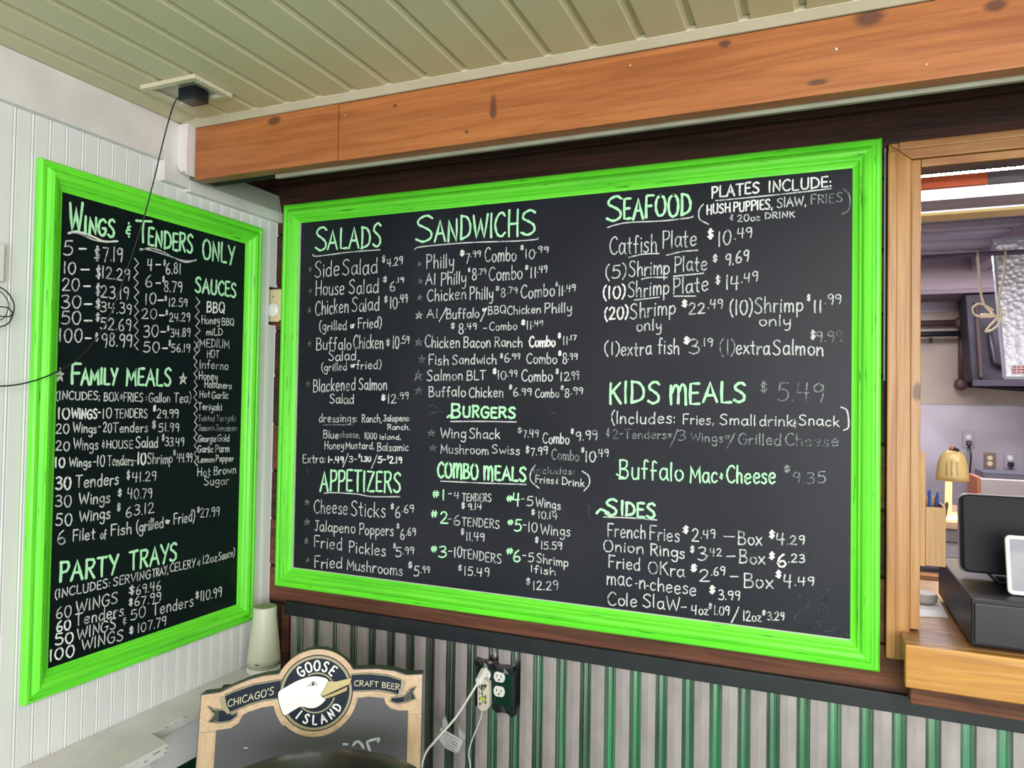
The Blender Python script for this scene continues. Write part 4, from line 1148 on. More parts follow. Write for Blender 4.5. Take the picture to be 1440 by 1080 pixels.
# ================================================================ THE BLACKBOARDS
STY = {'g': ('green_ch', .0066), 'G': ('green_ch', .0044), 'w': ('white_ch', .0034), 'b': ('bold_ch', .0046), 'f': ('faint_ch', .0031), 's': ('smudge', .0022)}
STYL = list(STY)
def blackboard(label, x0, x1, z0, z1, fw, rotz, side, wscale=1.0):
    b = thing('blackboard', label, 'blackboard', ((x0+x1)/2, -.002, z0-fw), rotz, group='green framed chalkboard menus')
    MB().box(x0-.012, x1+.012, -.0055, -.0032, z0-.012, z1+.012).build('slate_panel', M['slate'] if side == 'M' else M['slate_left'], b)
    prof = [(0, .0034), (0, .017), (.004, .021), (.010, .0215), (.013, .018), (.016, .0185), (.021, .0245), (.028, .0275), (.036, .0245), (.042, .0175), (.045, .0170), (.049, .0120), (.055, .0085), (fw, .0068), (fw, .0058)]
    k = fw/.0603; prof = [(a*k if a != fw else fw, h) for a, h in prof]
    X0, X1, Z0_, Z1_ = x0-fw, x1+fw, z0-fw, z1+fw
    for side_ in range(4):
        vs = []
        for a, h in prof:
            if side_ == 0: e = ((X0+a, -h, Z1_-a), (X1-a, -h, Z1_-a))
            if side_ == 1: e = ((X1-a, -h, Z1_-a), (X1-a, -h, Z0_+a))
            if side_ == 2: e = ((X1-a, -h, Z0_+a), (X0+a, -h, Z0_+a))
            if side_ == 3: e = ((X0+a, -h, Z0_+a), (X0+a, -h, Z1_-a))
            vs += e
        n = len(prof); fs = [(2*i, 2*i+2, 2*i+3, 2*i+1) for i in range(n-1)]+[(0, 1, 2*n-1, 2*n-2)]
        fs += [tuple(range(0, 2*n, 2))[::-1], tuple(range(1, 2*n, 2))]
        MB().add(vs, fs).build('frame_rail', M['green_h'] if side_ % 2 == 0 else M['green_v'], b)
    # thin pale bead between frame and slate on its left and lower edge
    if side == 'M': MB().box(x0-.0005, x0+.003, -.009, -.0055, z0, z1).box(x0+.003, x1, -.008, -.0055, z0-.0005, z0+.002).build('inner_bead', base_mat('unpainted pale edge', (.55, .56, .52), .6), b)
    rnd = random.Random(3 if side == 'M' else 5)
    for (sd, name, lab, runs) in TEXT:
        if sd != side: continue
        rows = [[]]
        if name in ('menu_lines', 'wing_prices', 'tender_prices', 'sauce_list', 'combo_numbers'):
            last = end = -9
            for rr_ in runs:
                if rr_[0] == '~': rows[-1].append(rr_); continue
                if (rr_[2][0] < last-.03 or rr_[2][0] > end+.035) and rows[-1]: rows.append([])
                rows[-1].append(rr_); last, end = rr_[2][0], rr_[2][2]
            name = {'menu_lines': 'menu_line', 'wing_prices': 'price_line', 'tender_prices': 'price_line', 'sauce_list': 'sauce_name', 'combo_numbers': 'combo_number'}[name]
        elif name == 'chalk_smudge': rows = [[r_] for r_ in runs]
        else: rows = [runs]
        for runs in rows:
          mb = MB(); used = []
          for (t, st, c) in runs:
              if st not in used: used.append(st)
              mb.mi = used.index(st); w = STY[st][1]*wscale
              if t == '~':
                  P = [(c[i], c[i+1]) for i in range(0, len(c), 2)]
                  ribbon(mb, P if name == 'wavy_divider' else cr2(P, 5), w, -.0062-.0001*mb.mi)
              elif t == '*':
                  write(mb, t, *c, w*.72, -.0062-.0001*mb.mi, .04, rnd)
              elif t == '$' or t == '&' or t == 'or':
                  write(mb, t, *c, w*(.62 if t == '&' and st != 'g' else .8), -.0062, .02, rnd)
              else:
                  small = max(c[4], c[5]) < .028 and st in 'wbf'
                  write(mb, t, *c, w*(.86 if small else 1), -.0062-.0001*mb.mi, .022, rnd)
          if mb.v: mb.build(name, [M[STY[s][0]] for s in used], b, label=(lab or None) if len(rows) == 1 else None)
    return b
mainb = blackboard('large landscape chalkboard menu in a green frame on the brown plank wall', .0959, 1.6959, 1.0615, 2.1577, .0603, 0, 'M')
leftb = blackboard('smaller portrait chalkboard menu in a green frame on the white left wall', -.7345, -.1500, .9710, 2.0680, .0600, math.pi/2, 'L')

# ================================================================ A-FRAME SIGN
sg = thing('sidewalk_sign', 'a-frame chalkboard sign with goose head logo and wood-look border in the corner', 'sign',
    tuple(Matrix.Rotation(-R(29.01), 3, 'Z') @ Vector((.51, -.421, 0))), R(29.01))
SB = Matrix.Rotation(-R(29.01), 3, 'Z') @ Vector((.51, -.421, .9)); TA = R(9)
def ST(p):   # sign plane coords (s, depth behind face, t) -> sign frame
    s, d, t = p
    return (SB.x+s, SB.y+t*math.sin(TA)+d*math.cos(TA), SB.z+t*math.cos(TA)-d*math.sin(TA))
outline = [(-0.2631, -0.0072), (-0.2193, -0.0023), (-0.1907, 0.011), (-0.1532, 0.0251), (-0.1199, 0.0328), (-0.0886, 0.0354), (-0.0791, 0.039), (-0.0739, 0.0507), (-0.061, 0.0657), (-0.0398, 0.081), (-0.0107, 0.09), (0.019, 0.0885), (0.0492, 0.0768), (0.0722, 0.0595), (0.0826, 0.0459), (0.0902, 0.0424), (0.1499, 0.0425), (0.1902, 0.0368), (0.2206, 0.0265), (0.2594, 0.0275)]
panel = [(-0.222, -0.0876), (-0.1892, -0.084), (-0.1719, -0.073), (-0.1626, -0.0548), (-0.1487, -0.0483), (-0.1205, -0.0398), (-0.0933, -0.0368), (-0.0875, -0.0546), (-0.0737, -0.0782), (-0.0501, -0.0974), (-0.0206, -0.1084), (0.0084, -0.1107), (0.042, -0.1025), (0.0706, -0.0871), (0.0892, -0.0619), (0.0991, -0.0245), (0.1321, -0.022), (0.167, -0.0263), (0.1704, -0.0382), (0.1826, -0.0504), (0.2027, -0.0556), (0.2251, -0.0563)]
sgrey = base_mat('charcoal sign body', (.060, .056, .066), .5)
printed = wood('printed pale oak border', (.62, .44, .27), (.50, .33, .19), 'x', .4, fine=1.0, bump=0)
printed_v = wood('printed pale oak border side', (.62, .44, .27), (.50, .33, .19), 'z', .4, fine=1.0, bump=0)
navy = base_mat('printed navy', (.002, .011, .026), .5, spec=.2); tan = base_mat('printed tan', (.30, .27, .15), .4)
inkw = base_mat('printed white', (.80, .80, .77), .35); beakm = base_mat('printed mustard', (.42, .33, .10), .4); beakd = base_mat('printed light mustard', (.50, .42, .17), .4)
inkb = base_mat('printed black', (.006, .006, .008), .5, spec=.2)
body = outline+[(.26, -.905), (-.264, -.905)]
MB().prism(body, 0, .045).build('front_leaf', sgrey, sg, T=ST)
def rear(p):
    s, d, t = p; q = ST((s, d, t)); return (q[0], 2*(SB.y+.045)-q[1]+.045, q[2])
MB().prism([(-.25, -.04), (-.05, -.03), (.05, -.03), (.25, -.04), (.25, -.905), (-.25, -.905)], 0, .018).build('rear_leaf', sgrey, sg, T=rear)
shr = [(x*.992, z-.002) for x, z in outline]
MB().prism(shr+[(.257, -.0640), (-.261, -.0925)], -.0012, .0005).build('printed_border', printed, sg, T=ST)
MB().prism([(-.261, -.0932), (-.222, -.0912), (-.222, -.90), (-.261, -.90)], -.0012, .0005).prism([(.225, -.0660), (.257, -.0646), (.257, -.90), (.225, -.90)], -.0012, .0005).build('printed_border', printed_v, sg, T=ST)
MB().prism(panel+[(.2251, -.88), (-.222, -.88)], -.0016, .0005).build('writing_panel', base_mat('grey writing surface', (.085, .082, .095), .55), sg, T=ST)
CX, CZ = .0048, -.0098
def disc(r, n=56): return [(CX+r*math.cos(2*math.pi*k/n), CZ+r*math.sin(2*math.pi*k/n)) for k in range(n)]
def arc(r0, r1, a0, a1, y, mb, n=26):
    vs = []; fs = []
    for k in range(n+1):
        a = R(a0+(a1-a0)*k/n); vs += [(CX+r0*math.cos(a), y, CZ+r0*math.sin(a)), (CX+r1*math.cos(a), y, CZ+r1*math.sin(a))]
    for k in range(n): fs.append((2*k, 2*k+1, 2*k+3, 2*k+2))
    mb.add(vs, fs)
MB().prism(disc(.0995), -.0019, .0005).build('logo_rim', printed, sg, T=ST)
lg = MB().prism(disc(.0870), -.0022, .0005).build('logo_disc', inkb, sg, T=ST)
MB().prism(disc(.0845), -.0024, .0005).build('logo_ring', tan, sg, T=ST)
MB().prism(disc(.0785), -.0026, .0005).build('logo_field', navy, sg, T=ST)
mb = MB(); arc(.0430, .0465, 28, 118, -.0028, mb); arc(.0430, .0465, -150, -15, -.0028, mb); mb.build('inner_ring', tan, sg, T=ST)
ribL = [(-0.2198, -0.0162), (-0.2075, -0.0086), (-0.1899, -0.0007), (-0.1429, 0.0145), (-0.0951, 0.0214), (-0.0765, 0.0234), (-0.0795, -0.0221), (-0.1165, -0.0259), (-0.1495, -0.0343), (-0.1821, -0.0473), (-0.1984, -0.0524), (-0.2136, -0.0372)]
foldL = [(-0.2467, -0.0317), (-0.2277, -0.0391), (-0.2053, -0.0411), (-0.1866, -0.0518), (-0.175, -0.0466), (-0.1756, -0.0591), (-0.1901, -0.0702), (-0.2136, -0.0731), (-0.2421, -0.0696), (-0.2305, -0.0529)]
ribR = [(0.0845, 0.0314), (0.1303, 0.0333), (0.1754, 0.0275), (0.2184, 0.0121), (0.214, -0.0108), (0.2058, -0.0239), (0.1817, -0.0157), (0.1516, -0.0102), (0.0850, -0.01)]
foldR = [(0.2043, -0.022), (0.2142, -0.0203), (0.2264, -0.0063), (0.2444, 0.0009), (0.2377, -0.0138), (0.2441, -0.0306), (0.2222, -0.0386), (0.1973, -0.0418), (0.1802, -0.0347), (0.1829, -0.0243)]
def inset(poly, d):
    n = len(poly); ar = sum(poly[i][0]*poly[(i+1) % n][1]-poly[(i+1) % n][0]*poly[i][1] for i in range(n)); sg_ = 1 if ar > 0 else -1; o = []
    for i in range(n):
        a, b, c = poly[i-1], poly[i], poly[(i+1) % n]
        e1 = Vector((b[0]-a[0], b[1]-a[1])).normalized(); e2 = Vector((c[0]-b[0], c[1]-b[1])).normalized()
        nn = (Vector((-e1.y, e1.x))+Vector((-e2.y, e2.x)))*sg_; nn = nn.normalized() if nn.length > .3 else nn
        o.append((b[0]+nn.x*d, b[1]+nn.y*d))
    return o
for i, (rb, fo) in enumerate(((ribL, foldL), (ribR, foldR))):
    MB().prism(fo, -.0018, .0003).build('ribbon_tail', inkb, sg, T=ST)
    MB().prism(inset(fo, .0012), -.0020, .0003).build('ribbon_tail_edge', tan, sg, T=ST)
    MB().prism(inset(fo, .0034), -.0022, .0003).build('ribbon_tail_fill', navy, sg, T=ST)
    MB().prism(rb, -.0020, .0003).build('ribbon', inkb, sg, T=ST)
    MB().prism(inset(rb, .0013), -.0021, .0003).build('ribbon_edge', tan, sg, T=ST)
    MB().prism(inset(rb, .0036), -.00225, .0003).build('ribbon_fill', navy, sg, T=ST)
MB().prism([(-.2198, -.0162), (-.2075, -.0086), (-.203, -.030), (-.192, -.0495), (-.1984, -.0524), (-.2136, -.0372)], -.0023, .0003).prism([(.2075, .0160), (.2184, .0121), (.214, -.0108), (.2058, -.0239), (.1985, -.0215), (.2055, -.004)], -.0023, .0003).build('ribbon_curl', tan, sg, T=ST)
for (k, sx, zz, s) in ((0, -.2365, -.048, 1), (1, .2330, -.018, -1)):
    mb = MB()
    for j in range(7): ribbon(mb, [(sx, zz+.012-.0045*j), (sx+s*.018, zz+.004-.0040*j)], .0008, -.0024)
    mb.build('ribbon_hatching', tan, sg, T=ST)
head = [(-0.0829, -0.0057), (-0.0652, 0.0056), (-0.0415, 0.0182), (-0.0175, 0.0257), (0.002, 0.0276), (0.0218, 0.0243), (0.033, 0.0165), (0.0286, 0.0033), (0.0175, -0.0115), (0.0188, -0.0191), (0.0278, -0.0236), (0.0219, -0.0328), (0.0053, -0.0432), (-0.0117, -0.0436), (-0.0289, -0.0399), (-0.0478, -0.0487), (-0.0665, -0.0589), (-0.0745, -0.0457), (-0.0813, -0.0268)]
def soft(poly, n=3):
    m = len(poly); o = []
    for i in range(m):
        a, b, c, d = poly[i-1], poly[i], poly[(i+1) % m], poly[(i+2) % m]
        for k in range(n):
            t = k/n; o.append(tuple(.5*(2*b[j]+(c[j]-a[j])*t+(2*a[j]-5*b[j]+4*c[j]-d[j])*t*t+(3*b[j]-a[j]-3*c[j]+d[j])*t**3) for j in (0, 1)))
    return o
hs = soft(head)
MB().prism([(CX+(x-CX)*1.018, CZ+(z-CZ)*1.03) for x, z in hs], -.0030, .0003).build('goose_head_outline', inkb, sg, T=ST)
MB().prism(hs, -.0032, .0003).build('goose_head', inkw, sg, T=ST)
b1 = [(0.033, 0.016), (0.0517, 0.0146), (0.087, 0.0223), (0.0845, 0.0091), (0.0525, -0.0044), (0.0212, -0.0178), (0.0167, -0.0143), (0.0268, 0.001)]
b2 = [(0.0205, -0.0203), (0.0528, -0.0085), (0.0779, 0.0021), (0.0772, -0.0064), (0.053, -0.0157), (0.0290, -0.0235)]
MB().prism(inset(b1, -.0014), -.0033, .0003).prism(inset(b2, -.0012), -.0033, .0003).build('beak_outline', inkb, sg, T=ST)
MB().prism(b1, -.0035, .0003).build('upper_beak', beakd, sg, T=ST)
MB().prism(b2, -.0035, .0003).build('lower_beak', beakm, sg, T=ST)
mb = MB()
for q in ([(-.0189, .0048), (-.0125, .0078), (-.008, .0125), (-.002, .0140), (.003, .0115), (.0065, .0085)], [(-.0125, .0078), (-.006, .0072), (.0005, .0078), (.0055, .0095)], [(-.006, .0145), (-.0025, .0158), (.0015, .0146)]): ribbon(mb, cr2(q), .0012, -.0036)
mb.prism([(-.0035+.0028*math.cos(a*.785), .0103+.0030*math.sin(a*.785)) for a in range(8)], -.0036, -.0034)
ribbon(mb, [(.060, .0035), (.066, .0045)], .0008, -.0037)
mb.build('goose_eye', inkb, sg, T=ST)
def arc_text(mb, text, rad, h, a0, a1, w, inside=False):
    """letters set round the logo centre; a0..a1 degrees of first and last letter centre"""
    for i, ch in enumerate(text):
        a = R(a0+(a1-a0)*i/(len(text)-1)); gw, st = GL[ch]
        for s in st:
            P = []
            for (px, pz) in s:
                if inside:   # reads along the bottom, letter tops towards the centre
                    ux, uz, vx, vz = -math.sin(a), math.cos(a), -math.cos(a), -math.sin(a); r0 = rad+h
                else: ux, uz, vx, vz = math.sin(a), -math.cos(a), math.cos(a), math.sin(a); r0 = rad
                cx, cz = CX+r0*math.cos(a), CZ+r0*math.sin(a)
                P.append((cx+ux*(px-gw/2)*h*.95+vx*pz*h, cz+uz*(px-gw/2)*h*.95+vz*pz*h))
            ribbon(mb, P, w, -.0034)
        if ch in 'ISLANDE':   # little serifs
            pass
mb = MB(); arc_text(mb, 'GOOSE', .0510, .0225, 128, 53, .0040); arc_text(mb, 'ISLAND', .0510, .0205, 232, 326, .0038, True); mb.build('logo_lettering', inkw, sg, T=ST)
mb = MB(); rn = random.Random(1)
write(mb, "CHICAGO'S", -.199, -.0365, -.0945, -.0105, .0150, .0165, .0021, -.0026, 0, rn)
write(mb, 'CRAFT', .0945, .0040, .1520, .0000, .0120, .0125, .0019, -.0026, 0, rn)
write(mb, 'BEER', .1605, -.0015, .2030, -.0085, .0125, .0135, .0019, -.0026, 0, rn)
mb.build('ribbon_lettering', base_mat('printed pale gold', (.50, .47, .33), .4), sg, T=ST)
mb = MB()
for q in ([(0.074, -0.1272), (0.0829, -0.1280)], [(0.0967, -0.1306), (0.1037, -0.1229), (0.1136, -0.1256), (0.1213, -0.1374)], [(.141, -.160), (0.1351, -0.1402), (0.1298, -0.1261), (0.1355, -0.1216), (0.1565, -0.1176), (0.1552, -0.1240)]): ribbon(mb, cr2(q), .0058, -.0020)
ribbon(mb, [(-.155, -.128), (-.148, -.129)], .003, -.0020)
mb.build('marker_writing', base_mat('pale lilac marker', (.62, .62, .72), .6), sg, T=ST)

# ================================================================ THINGS NEAR THE SIGN
st = thing('bar_stool', 'round padded black-green stool seat in front of the goose sign', 'stool', (.765, -.752, 0))
vinyl = noise_mat('glossy dark green black vinyl', (.003, .009, .006), (.006, .015, .010), (4, 4, 4), 3, .28, spec=.3)
SX, SY = .765, -.752
MB().lathe([(.215, .785), (.236, .79), (.244, .805), (.245, .822), (.238, .836), (.220, .844), (.18, .849), (.09, .852), (.01, .853)], SX, SY, 56).build('seat', vinyl, st, smooth=True)
MB().lathe([(.18, .765), (.21, .768), (.212, .784), (.18, .786)], SX, SY, 40).build('seat_pan', M['black'], st)
for k in range(4):
    a = R(45+90*k); MB().tube([(SX+.15*math.cos(a), SY+.15*math.sin(a), .766), (SX+.22*math.cos(a), SY+.22*math.sin(a), .0)], .011, 10).build('leg', M['black'], st, smooth=True)
MB().tube([(SX+.19*math.cos(R(10*k)), SY+.19*math.sin(R(10*k)), .30) for k in range(37)], .007, 8).build('foot_ring', M['screw'], st, smooth=True)

sh = thing('wall_ledge', 'white painted ledge along the left wall with a stepped front and scuffed edge', 'ledge', (.05, -.6, .64))
MB().prism_z([(0.001, -2.6), (.20, -2.6), (.20, -.567), (.118, -.545), (.118, -.075), (0.001, -.075)], .745, .770).build('ledge_top', M['white_trim'], sh, bevel=.0015)
MB().box(.094, .112, -.543, -.08, .644, .745).build('apron', M['white_wall'], sh, bevel=.0015)
MB().box(.001, .094, -.543, -.08, .644, .70).build('apron_back', M['white_wall'], sh)
mb = MB()
for (y, l, z) in ((-.60, .02, .762), (-.63, .008, .755), (-.572, .006, .76), (-.575, .006, .750), (-.69, .012, .765), (-.66, .006, .750)): mb.box(.1995, .2008, y-l/2, y+l/2, z-.0012, z+.0012)
for (y, l, z) in ((-.50, .006, .766), (-.44, .01, .768), (-.47, .004, .764)): mb.box(.1175, .1188, y-l/2, y+l/2, z-.001, z+.001)
mb.build('paint_chips', M['scuff'], sh)

dv = thing('wireless_router', 'tapered cream plastic router tower standing on the ledge in the corner', 'router', (.085, -.115, .770))
MB().lathe([(.046, .771), (.0490, .774), (.0495, .782), (.0485, .790)], .085, -.115, 40).build('base', M['white_plastic'], dv, smooth=True)
MB().lathe([(.0478, .7905), (.0478, .7965)], .085, -.115, 40).build('seam_band', base_mat('grey cream band', (.42, .43, .34), .5), dv, smooth=True)
MB().lathe([(.0490, .797), (.0480, .815), (.0435, .86), (.0385, .905), (.0355, .94), (.0345, .963), (.0338, .9665)], .085, -.115, 40).build('shell', M['cream'], dv, smooth=True)
MB().lathe([(.0325, .9665), (.0325, .9675), (.030, .9675)], .085, -.115, 40).build('top_vent', base_mat('khaki grille', (.36, .36, .26), .6), dv)
MB().box(.094, .108, -.1635, -.1615, .8065, .8085).build('badge', M['black'], dv)

# light sensor on the planks
ns = thing('motion_sensor', 'ivory motion sensor with milky dome half hidden by the big green frame', 'sensor', (.01, 0, 1.842))
MB().prism([(-.030, 1.947), (.034, 1.947), (.034, 1.848), (.022, 1.842), (-.016, 1.843), (-.030, 1.856)], -.020, -.009).build('housing', M['ivory'], ns, bevel=.002)
d_ = []
for k in range(6):
    a = R(90*k/5); d_.append((max(.0262*math.cos(a), .001), .020+.013*math.sin(a)))
MB().lathe(d_, .005, 0, 28, 'y', 1.880).build('lens_dome', M['dome'], ns, smooth=True)
MB().lathe([(.0022, .0198), (.0022, .0212)], .0045, 0, 10, 'y', 1.922).build('screw_hole', M['bark'], ns)

# ---- ceiling outlet with black plug and hanging cable
vt = thing('ceiling_outlet_frame', 'cream rectangular outlet frame recessed in the slatted ceiling', 'outlet', (.215, -.577, 2.325))
x0, x1, y0, y1 = .128, .302, -.637, -.518
for (a, b, c, d) in ((x0, x1, y0, y0+.018), (x0, x1, y1-.018, y1), (x0, x0+.020, y0+.018, y1-.018), (x1-.020, x1, y0+.018, y1-.018)):
    MB().hexa([(a+.001, c+.001, 2.3300), (b-.001, c+.001, 2.3300), (b-.001, d-.001, 2.3300), (a+.001, d-.001, 2.3300), (a, c, 2.3400), (b, c, 2.3400), (b, d, 2.3400), (a, d, 2.3400)]).build('frame_bar', M['ceiling_trim'], vt, bevel=.0012)
MB().box(x0+.021, x1-.021, y0+.019, y1-.019, 2.3375, 2.3400).build('recess_plate', noise_mat('translucent grey plate', (.40, .39, .30), (.33, .32, .25), (8, 8, 8), 4, .25), vt)
pg = thing('power_plug', 'black power adapter plugged into the ceiling outlet with a thin hanging cable', 'plug', (.235, -.573, 2.305))
MB().box(.2085, .262, -.598, -.553, 2.3055, 2.3370).build('adapter_body', M['black'], pg, bevel=.003)
cab = [(.209, -.578, 2.320), (0.203, -0.588, 2.318), (0.195, -0.594, 2.305), (0.17, -0.587, 2.27), (0.14, -0.579, 2.211), (0.11, -0.575, 2.128), (0.085, -0.578, 2.041), (0.07, -0.598, 1.941), (0.06, -0.635, 1.814), (0.055, -0.667, 1.742), (0.05, -0.712, 1.684), (0.05, -0.765, 1.649), (0.042, -0.821, 1.624), (0.03, -0.874, 1.614), (0.02, -0.925, 1.62), (.01, -1.0, 1.65)]
MB().tube(smooth_path(cab, 5), .0017, 7).build('cable', M['cable'], pg, smooth=True)
lp = thing('coiled_cable', 'loops of thin black cable on the white wall at the left edge', 'cable', (.01, -.88, 1.73))
MB().tube(smooth_path([(0.006, -0.96, 1.80), (0.015, -0.904, 1.826), (0.02, -0.875, 1.824), (0.02, -0.854, 1.81), (0.02, -0.844, 1.786), (0.02, -0.852, 1.754), (0.02, -0.872, 1.74), (0.015, -0.901, 1.734), (.006, -.95, 1.75)], 5), .0014, 6).build('cable_loop', M['cable'], lp, smooth=True)
MB().tube(smooth_path([(0.018, -0.938, 1.783), (0.03, -0.90, 1.785), (0.03, -0.88, 1.782), (0.03, -0.862, 1.781), (0.03, -0.854, 1.769), (0.03, -0.865, 1.762), (0.025, -0.894, 1.764), (.012, -.93, 1.77)], 5), .0014, 6).build('cable_loop', M['cable'], lp, smooth=True)
MB().tube(smooth_path([(0.012, -0.92, 1.80), (0.03, -0.895, 1.812), (0.03, -0.881, 1.814), (0.03, -0.867, 1.801), (0.03, -0.862, 1.785), (0.03, -0.872, 1.758), (.02, -.90, 1.745)], 5), .0010, 6).build('cable_loop', M['cable'], lp, smooth=True)
jb = MB().box(.001, .014, -.95, -.862, 1.838, 1.920).build('junction_box', M['white_trim'], label='small white wall box at the left edge above the cable loops', cat='box', bevel=.003)

# ---- outlet on the corrugated steel
ob = thing('wall_outlet', 'double outlet in a dark green box wrapped in black tape on corrugated steel', 'outlet', (.81, -.02, .752))
MB().box(.758, .864, -.034, -.013, .765, .872).build('faceplate', base_mat('dark green plate', (.004, .030, .018), .3), ob, bevel=.003)
tape = noise_mat('wrinkled black tape', (.006, .007, .010), (.02, .02, .025), (40, 40, 10), 1, .25, bump=1.0)
def flap(pts_top, pts_bot, y0, dy):
    n = len(pts_top); vs = []; 
    for i in range(n): vs += [(*(pts_top[i][0], y0-dy*((i*3) % 4)/3), pts_top[i][1]), (*(pts_bot[i][0], y0-dy*((i*5+1) % 4)/3), pts_bot[i][1])]
    vs += [(x, -.012, z) for x, y, z in vs]
    k = 2*n; fs = []
    for i in range(n-1): a = 2*i; fs += [(a, a+1, a+3, a+2), (k+a, k+a+2, k+a+3, k+a+1), (a, a+2, k+a+2, k+a), (a+1, k+a+1, k+a+3, a+3)]
    fs += [(0, k, k+1, 1), (2*n-2, 2*n-1, k+2*n-1, k+2*n-2)]
    return MB().add(vs, fs)
flap([(.751, .884), (.765, .881), (.782, .882), (.795, .874), (.806, .881), (.822, .873), (.842, .876), (.856, .874), (.870, .881)], [(.753, .866), (.768, .867), (.784, .865), (.796, .866), (.808, .864), (.825, .862), (.842, .861), (.856, .858), (.867, .858)], -.034, .007).build('tape_wrap', tape, ob)
flap([(.862, .862), (.866, .862), (.870, .860), (.872, .858)], [(.858, .752), (.863, .748), (.868, .744), (.872, .746)], -.030, .006).build('tape_wrap', tape, ob)
flap([(.806, .772), (.822, .770), (.838, .772), (.852, .768), (.864, .766)], [(.808, .756), (.824, .750), (.838, .754), (.852, .751), (.864, .745)], -.033, .006).build('tape_wrap', tape, ob)
flap([(.750, .866), (.756, .868), (.762, .866)], [(.752, .760), (.757, .752), (.762, .758)], -.026, .006).build('tape_wrap', tape, ob)
def socket(x, z):
    s = MB().prism([(x+.0165*math.cos(R(a))*(1 if abs(math.sin(R(a))) < .8 else 1), z+.0140*max(-.82, min(.82, math.sin(R(a))))/.82) for a in range(0, 360, 15)], -.0375, -.0335).build('receptacle', M['white_plastic'], ob, bevel=.001)
    MB().box(x-.0075, x-.0055, -.0382, -.037, z-.001, z+.007).box(x+.0050, x+.0070, -.0382, -.037, z-.001, z+.006).lathe([(.0026, .037), (.0026, .0382)], x, 0, 10, 'y', z-.007).build('socket_slots', M['bark'], s)
for x in (.785, .828):
    for z in (.847, .808): socket(x, z)
wp = thing('white_power_cord', 'white power cord with a flat warning tag plugged into the upper left socket', 'cord', (.72, -.15, .66))
MB().hexa([(.776, -.072, .826), (.792, -.072, .832), (.800, -.040, .856), (.780, -.040, .852), (.770, -.072, .842), (.788, -.072, .850), (.794, -.040, .872), (.774, -.040, .866)]).build('plug', M['white_plastic'], wp, bevel=.004)
MB().tube(smooth_path([(0.781, -0.070, 0.838), (0.768, -0.082, 0.812), (0.728, -0.1, 0.743), (0.695, -0.15, 0.697), (0.689, -0.20, 0.672), (.70, -.24, .60), (.72, -.22, .45), (.70, -.15, .2), (.70, -.12, .02)], 6), .0032, 8).build('cord', M['white_plastic'], wp, smooth=True)
tagm = noise_mat('clear printed tag', (.62, .62, .62), (.50, .50, .50), (30, 30, 30), 2, .3)
tg = MB().hexa([(.694, -.122, .690), (.716, -.124, .664), (.750, -.124, .664), (.700, -.120, .700), (.700, -.122, .728), (.728, -.124, .744), (.774, -.124, .706), (.702, -.120, .728)]) if False else MB().prism([(.697, .722), (.713, .716), (.765, .700), (.770, .716), (.752, .668), (.745, .663), (.712, .668), (.690, .690)][:3]+[(.752, .668), (.745, .663), (.712, .670), (.692, .690)], -.124, -.1228)
tag_o = tg.build('warning_tag', tagm, wp)
mb = MB()
for j in range(5): ribbon(mb, [(.705+.002*j, .710-.008*j), (.750-.001*j, .698-.008*j)], .0016, -.1243)
ribbon(mb, cr2([(.738, .694), (.746, .690), (.742, .682), (.735, .686), (.738, .694)]), .0015, -.1244)
mb.build('tag_print', base_mat('grey fine print', (.16, .14, .14), .6), tag_o)
MB().prism([(.700, .740), (.708, .752), (.716, .735), (.712, .718), (.700, .722)], -.120, -.1192).prism([(.748, .738), (.752, .726), (.770, .712), (.766, .700), (.750, .706)], -.120, -.1192).build('tag_sleeve', base_mat('hazy film', (.45, .46, .47), .25), wp)
ad = thing('phone_charger', 'small clear-backed charger with a thin white cable in the lower left socket', 'charger', (.785, -.05, .745))
MB().prism([(.772, .828), (.776, .838), (.795, .842), (.806, .834), (.808, .772), (.800, .758), (.782, .756), (.773, .766)], -.058, -.038).build('charger_body', base_mat('cream clear shell', (.66, .60, .52), .25), ad, bevel=.002)
MB().prism([(.778, .826), (.800, .830), (.801, .776), (.779, .770)], -.0592, -.058).build('circuit_window', noise_mat('circuit seen through the shell', (.03, .05, .03), (.75, .72, .6), (140, 10, 90), 1, .3, lo=.45, hi=.55), ad)
MB().prism([(.781, .792), (.794, .795), (.797, .788), (.783, .785)], -.0600, -.0592).build('yellow_coil', base_mat('yellow green part', (.55, .65, .05), .4), ad)
MB().tube(smooth_path([(.783, -.048, .757), (.782, -.046, .745), (0.772, -0.04, 0.717), (0.749, -0.035, 0.663), (0.739, -0.035, 0.622), (0.746, -0.035, 0.56), (.75, -.04, .3), (.74, -.05, .01)], 6), [.0036]*4+[.0018]*39, 8).build('cable', M['white_plastic'], ad, smooth=True)

# ---- unseen mat, added as a green reflector for the steel's valleys
mt = MB().box(.05, 3.6, -3.0, -.35, .0005, .012).build('added_green_mat', noise_mat('added green reflector mat', (.002, .34, .11), (.004, .15, .06), (2, 2, 2), 2, .8, spec=.1, world_space=True), label='added unseen green mat that gives the steel valleys their green reflection', cat='mat', bevel=.004)

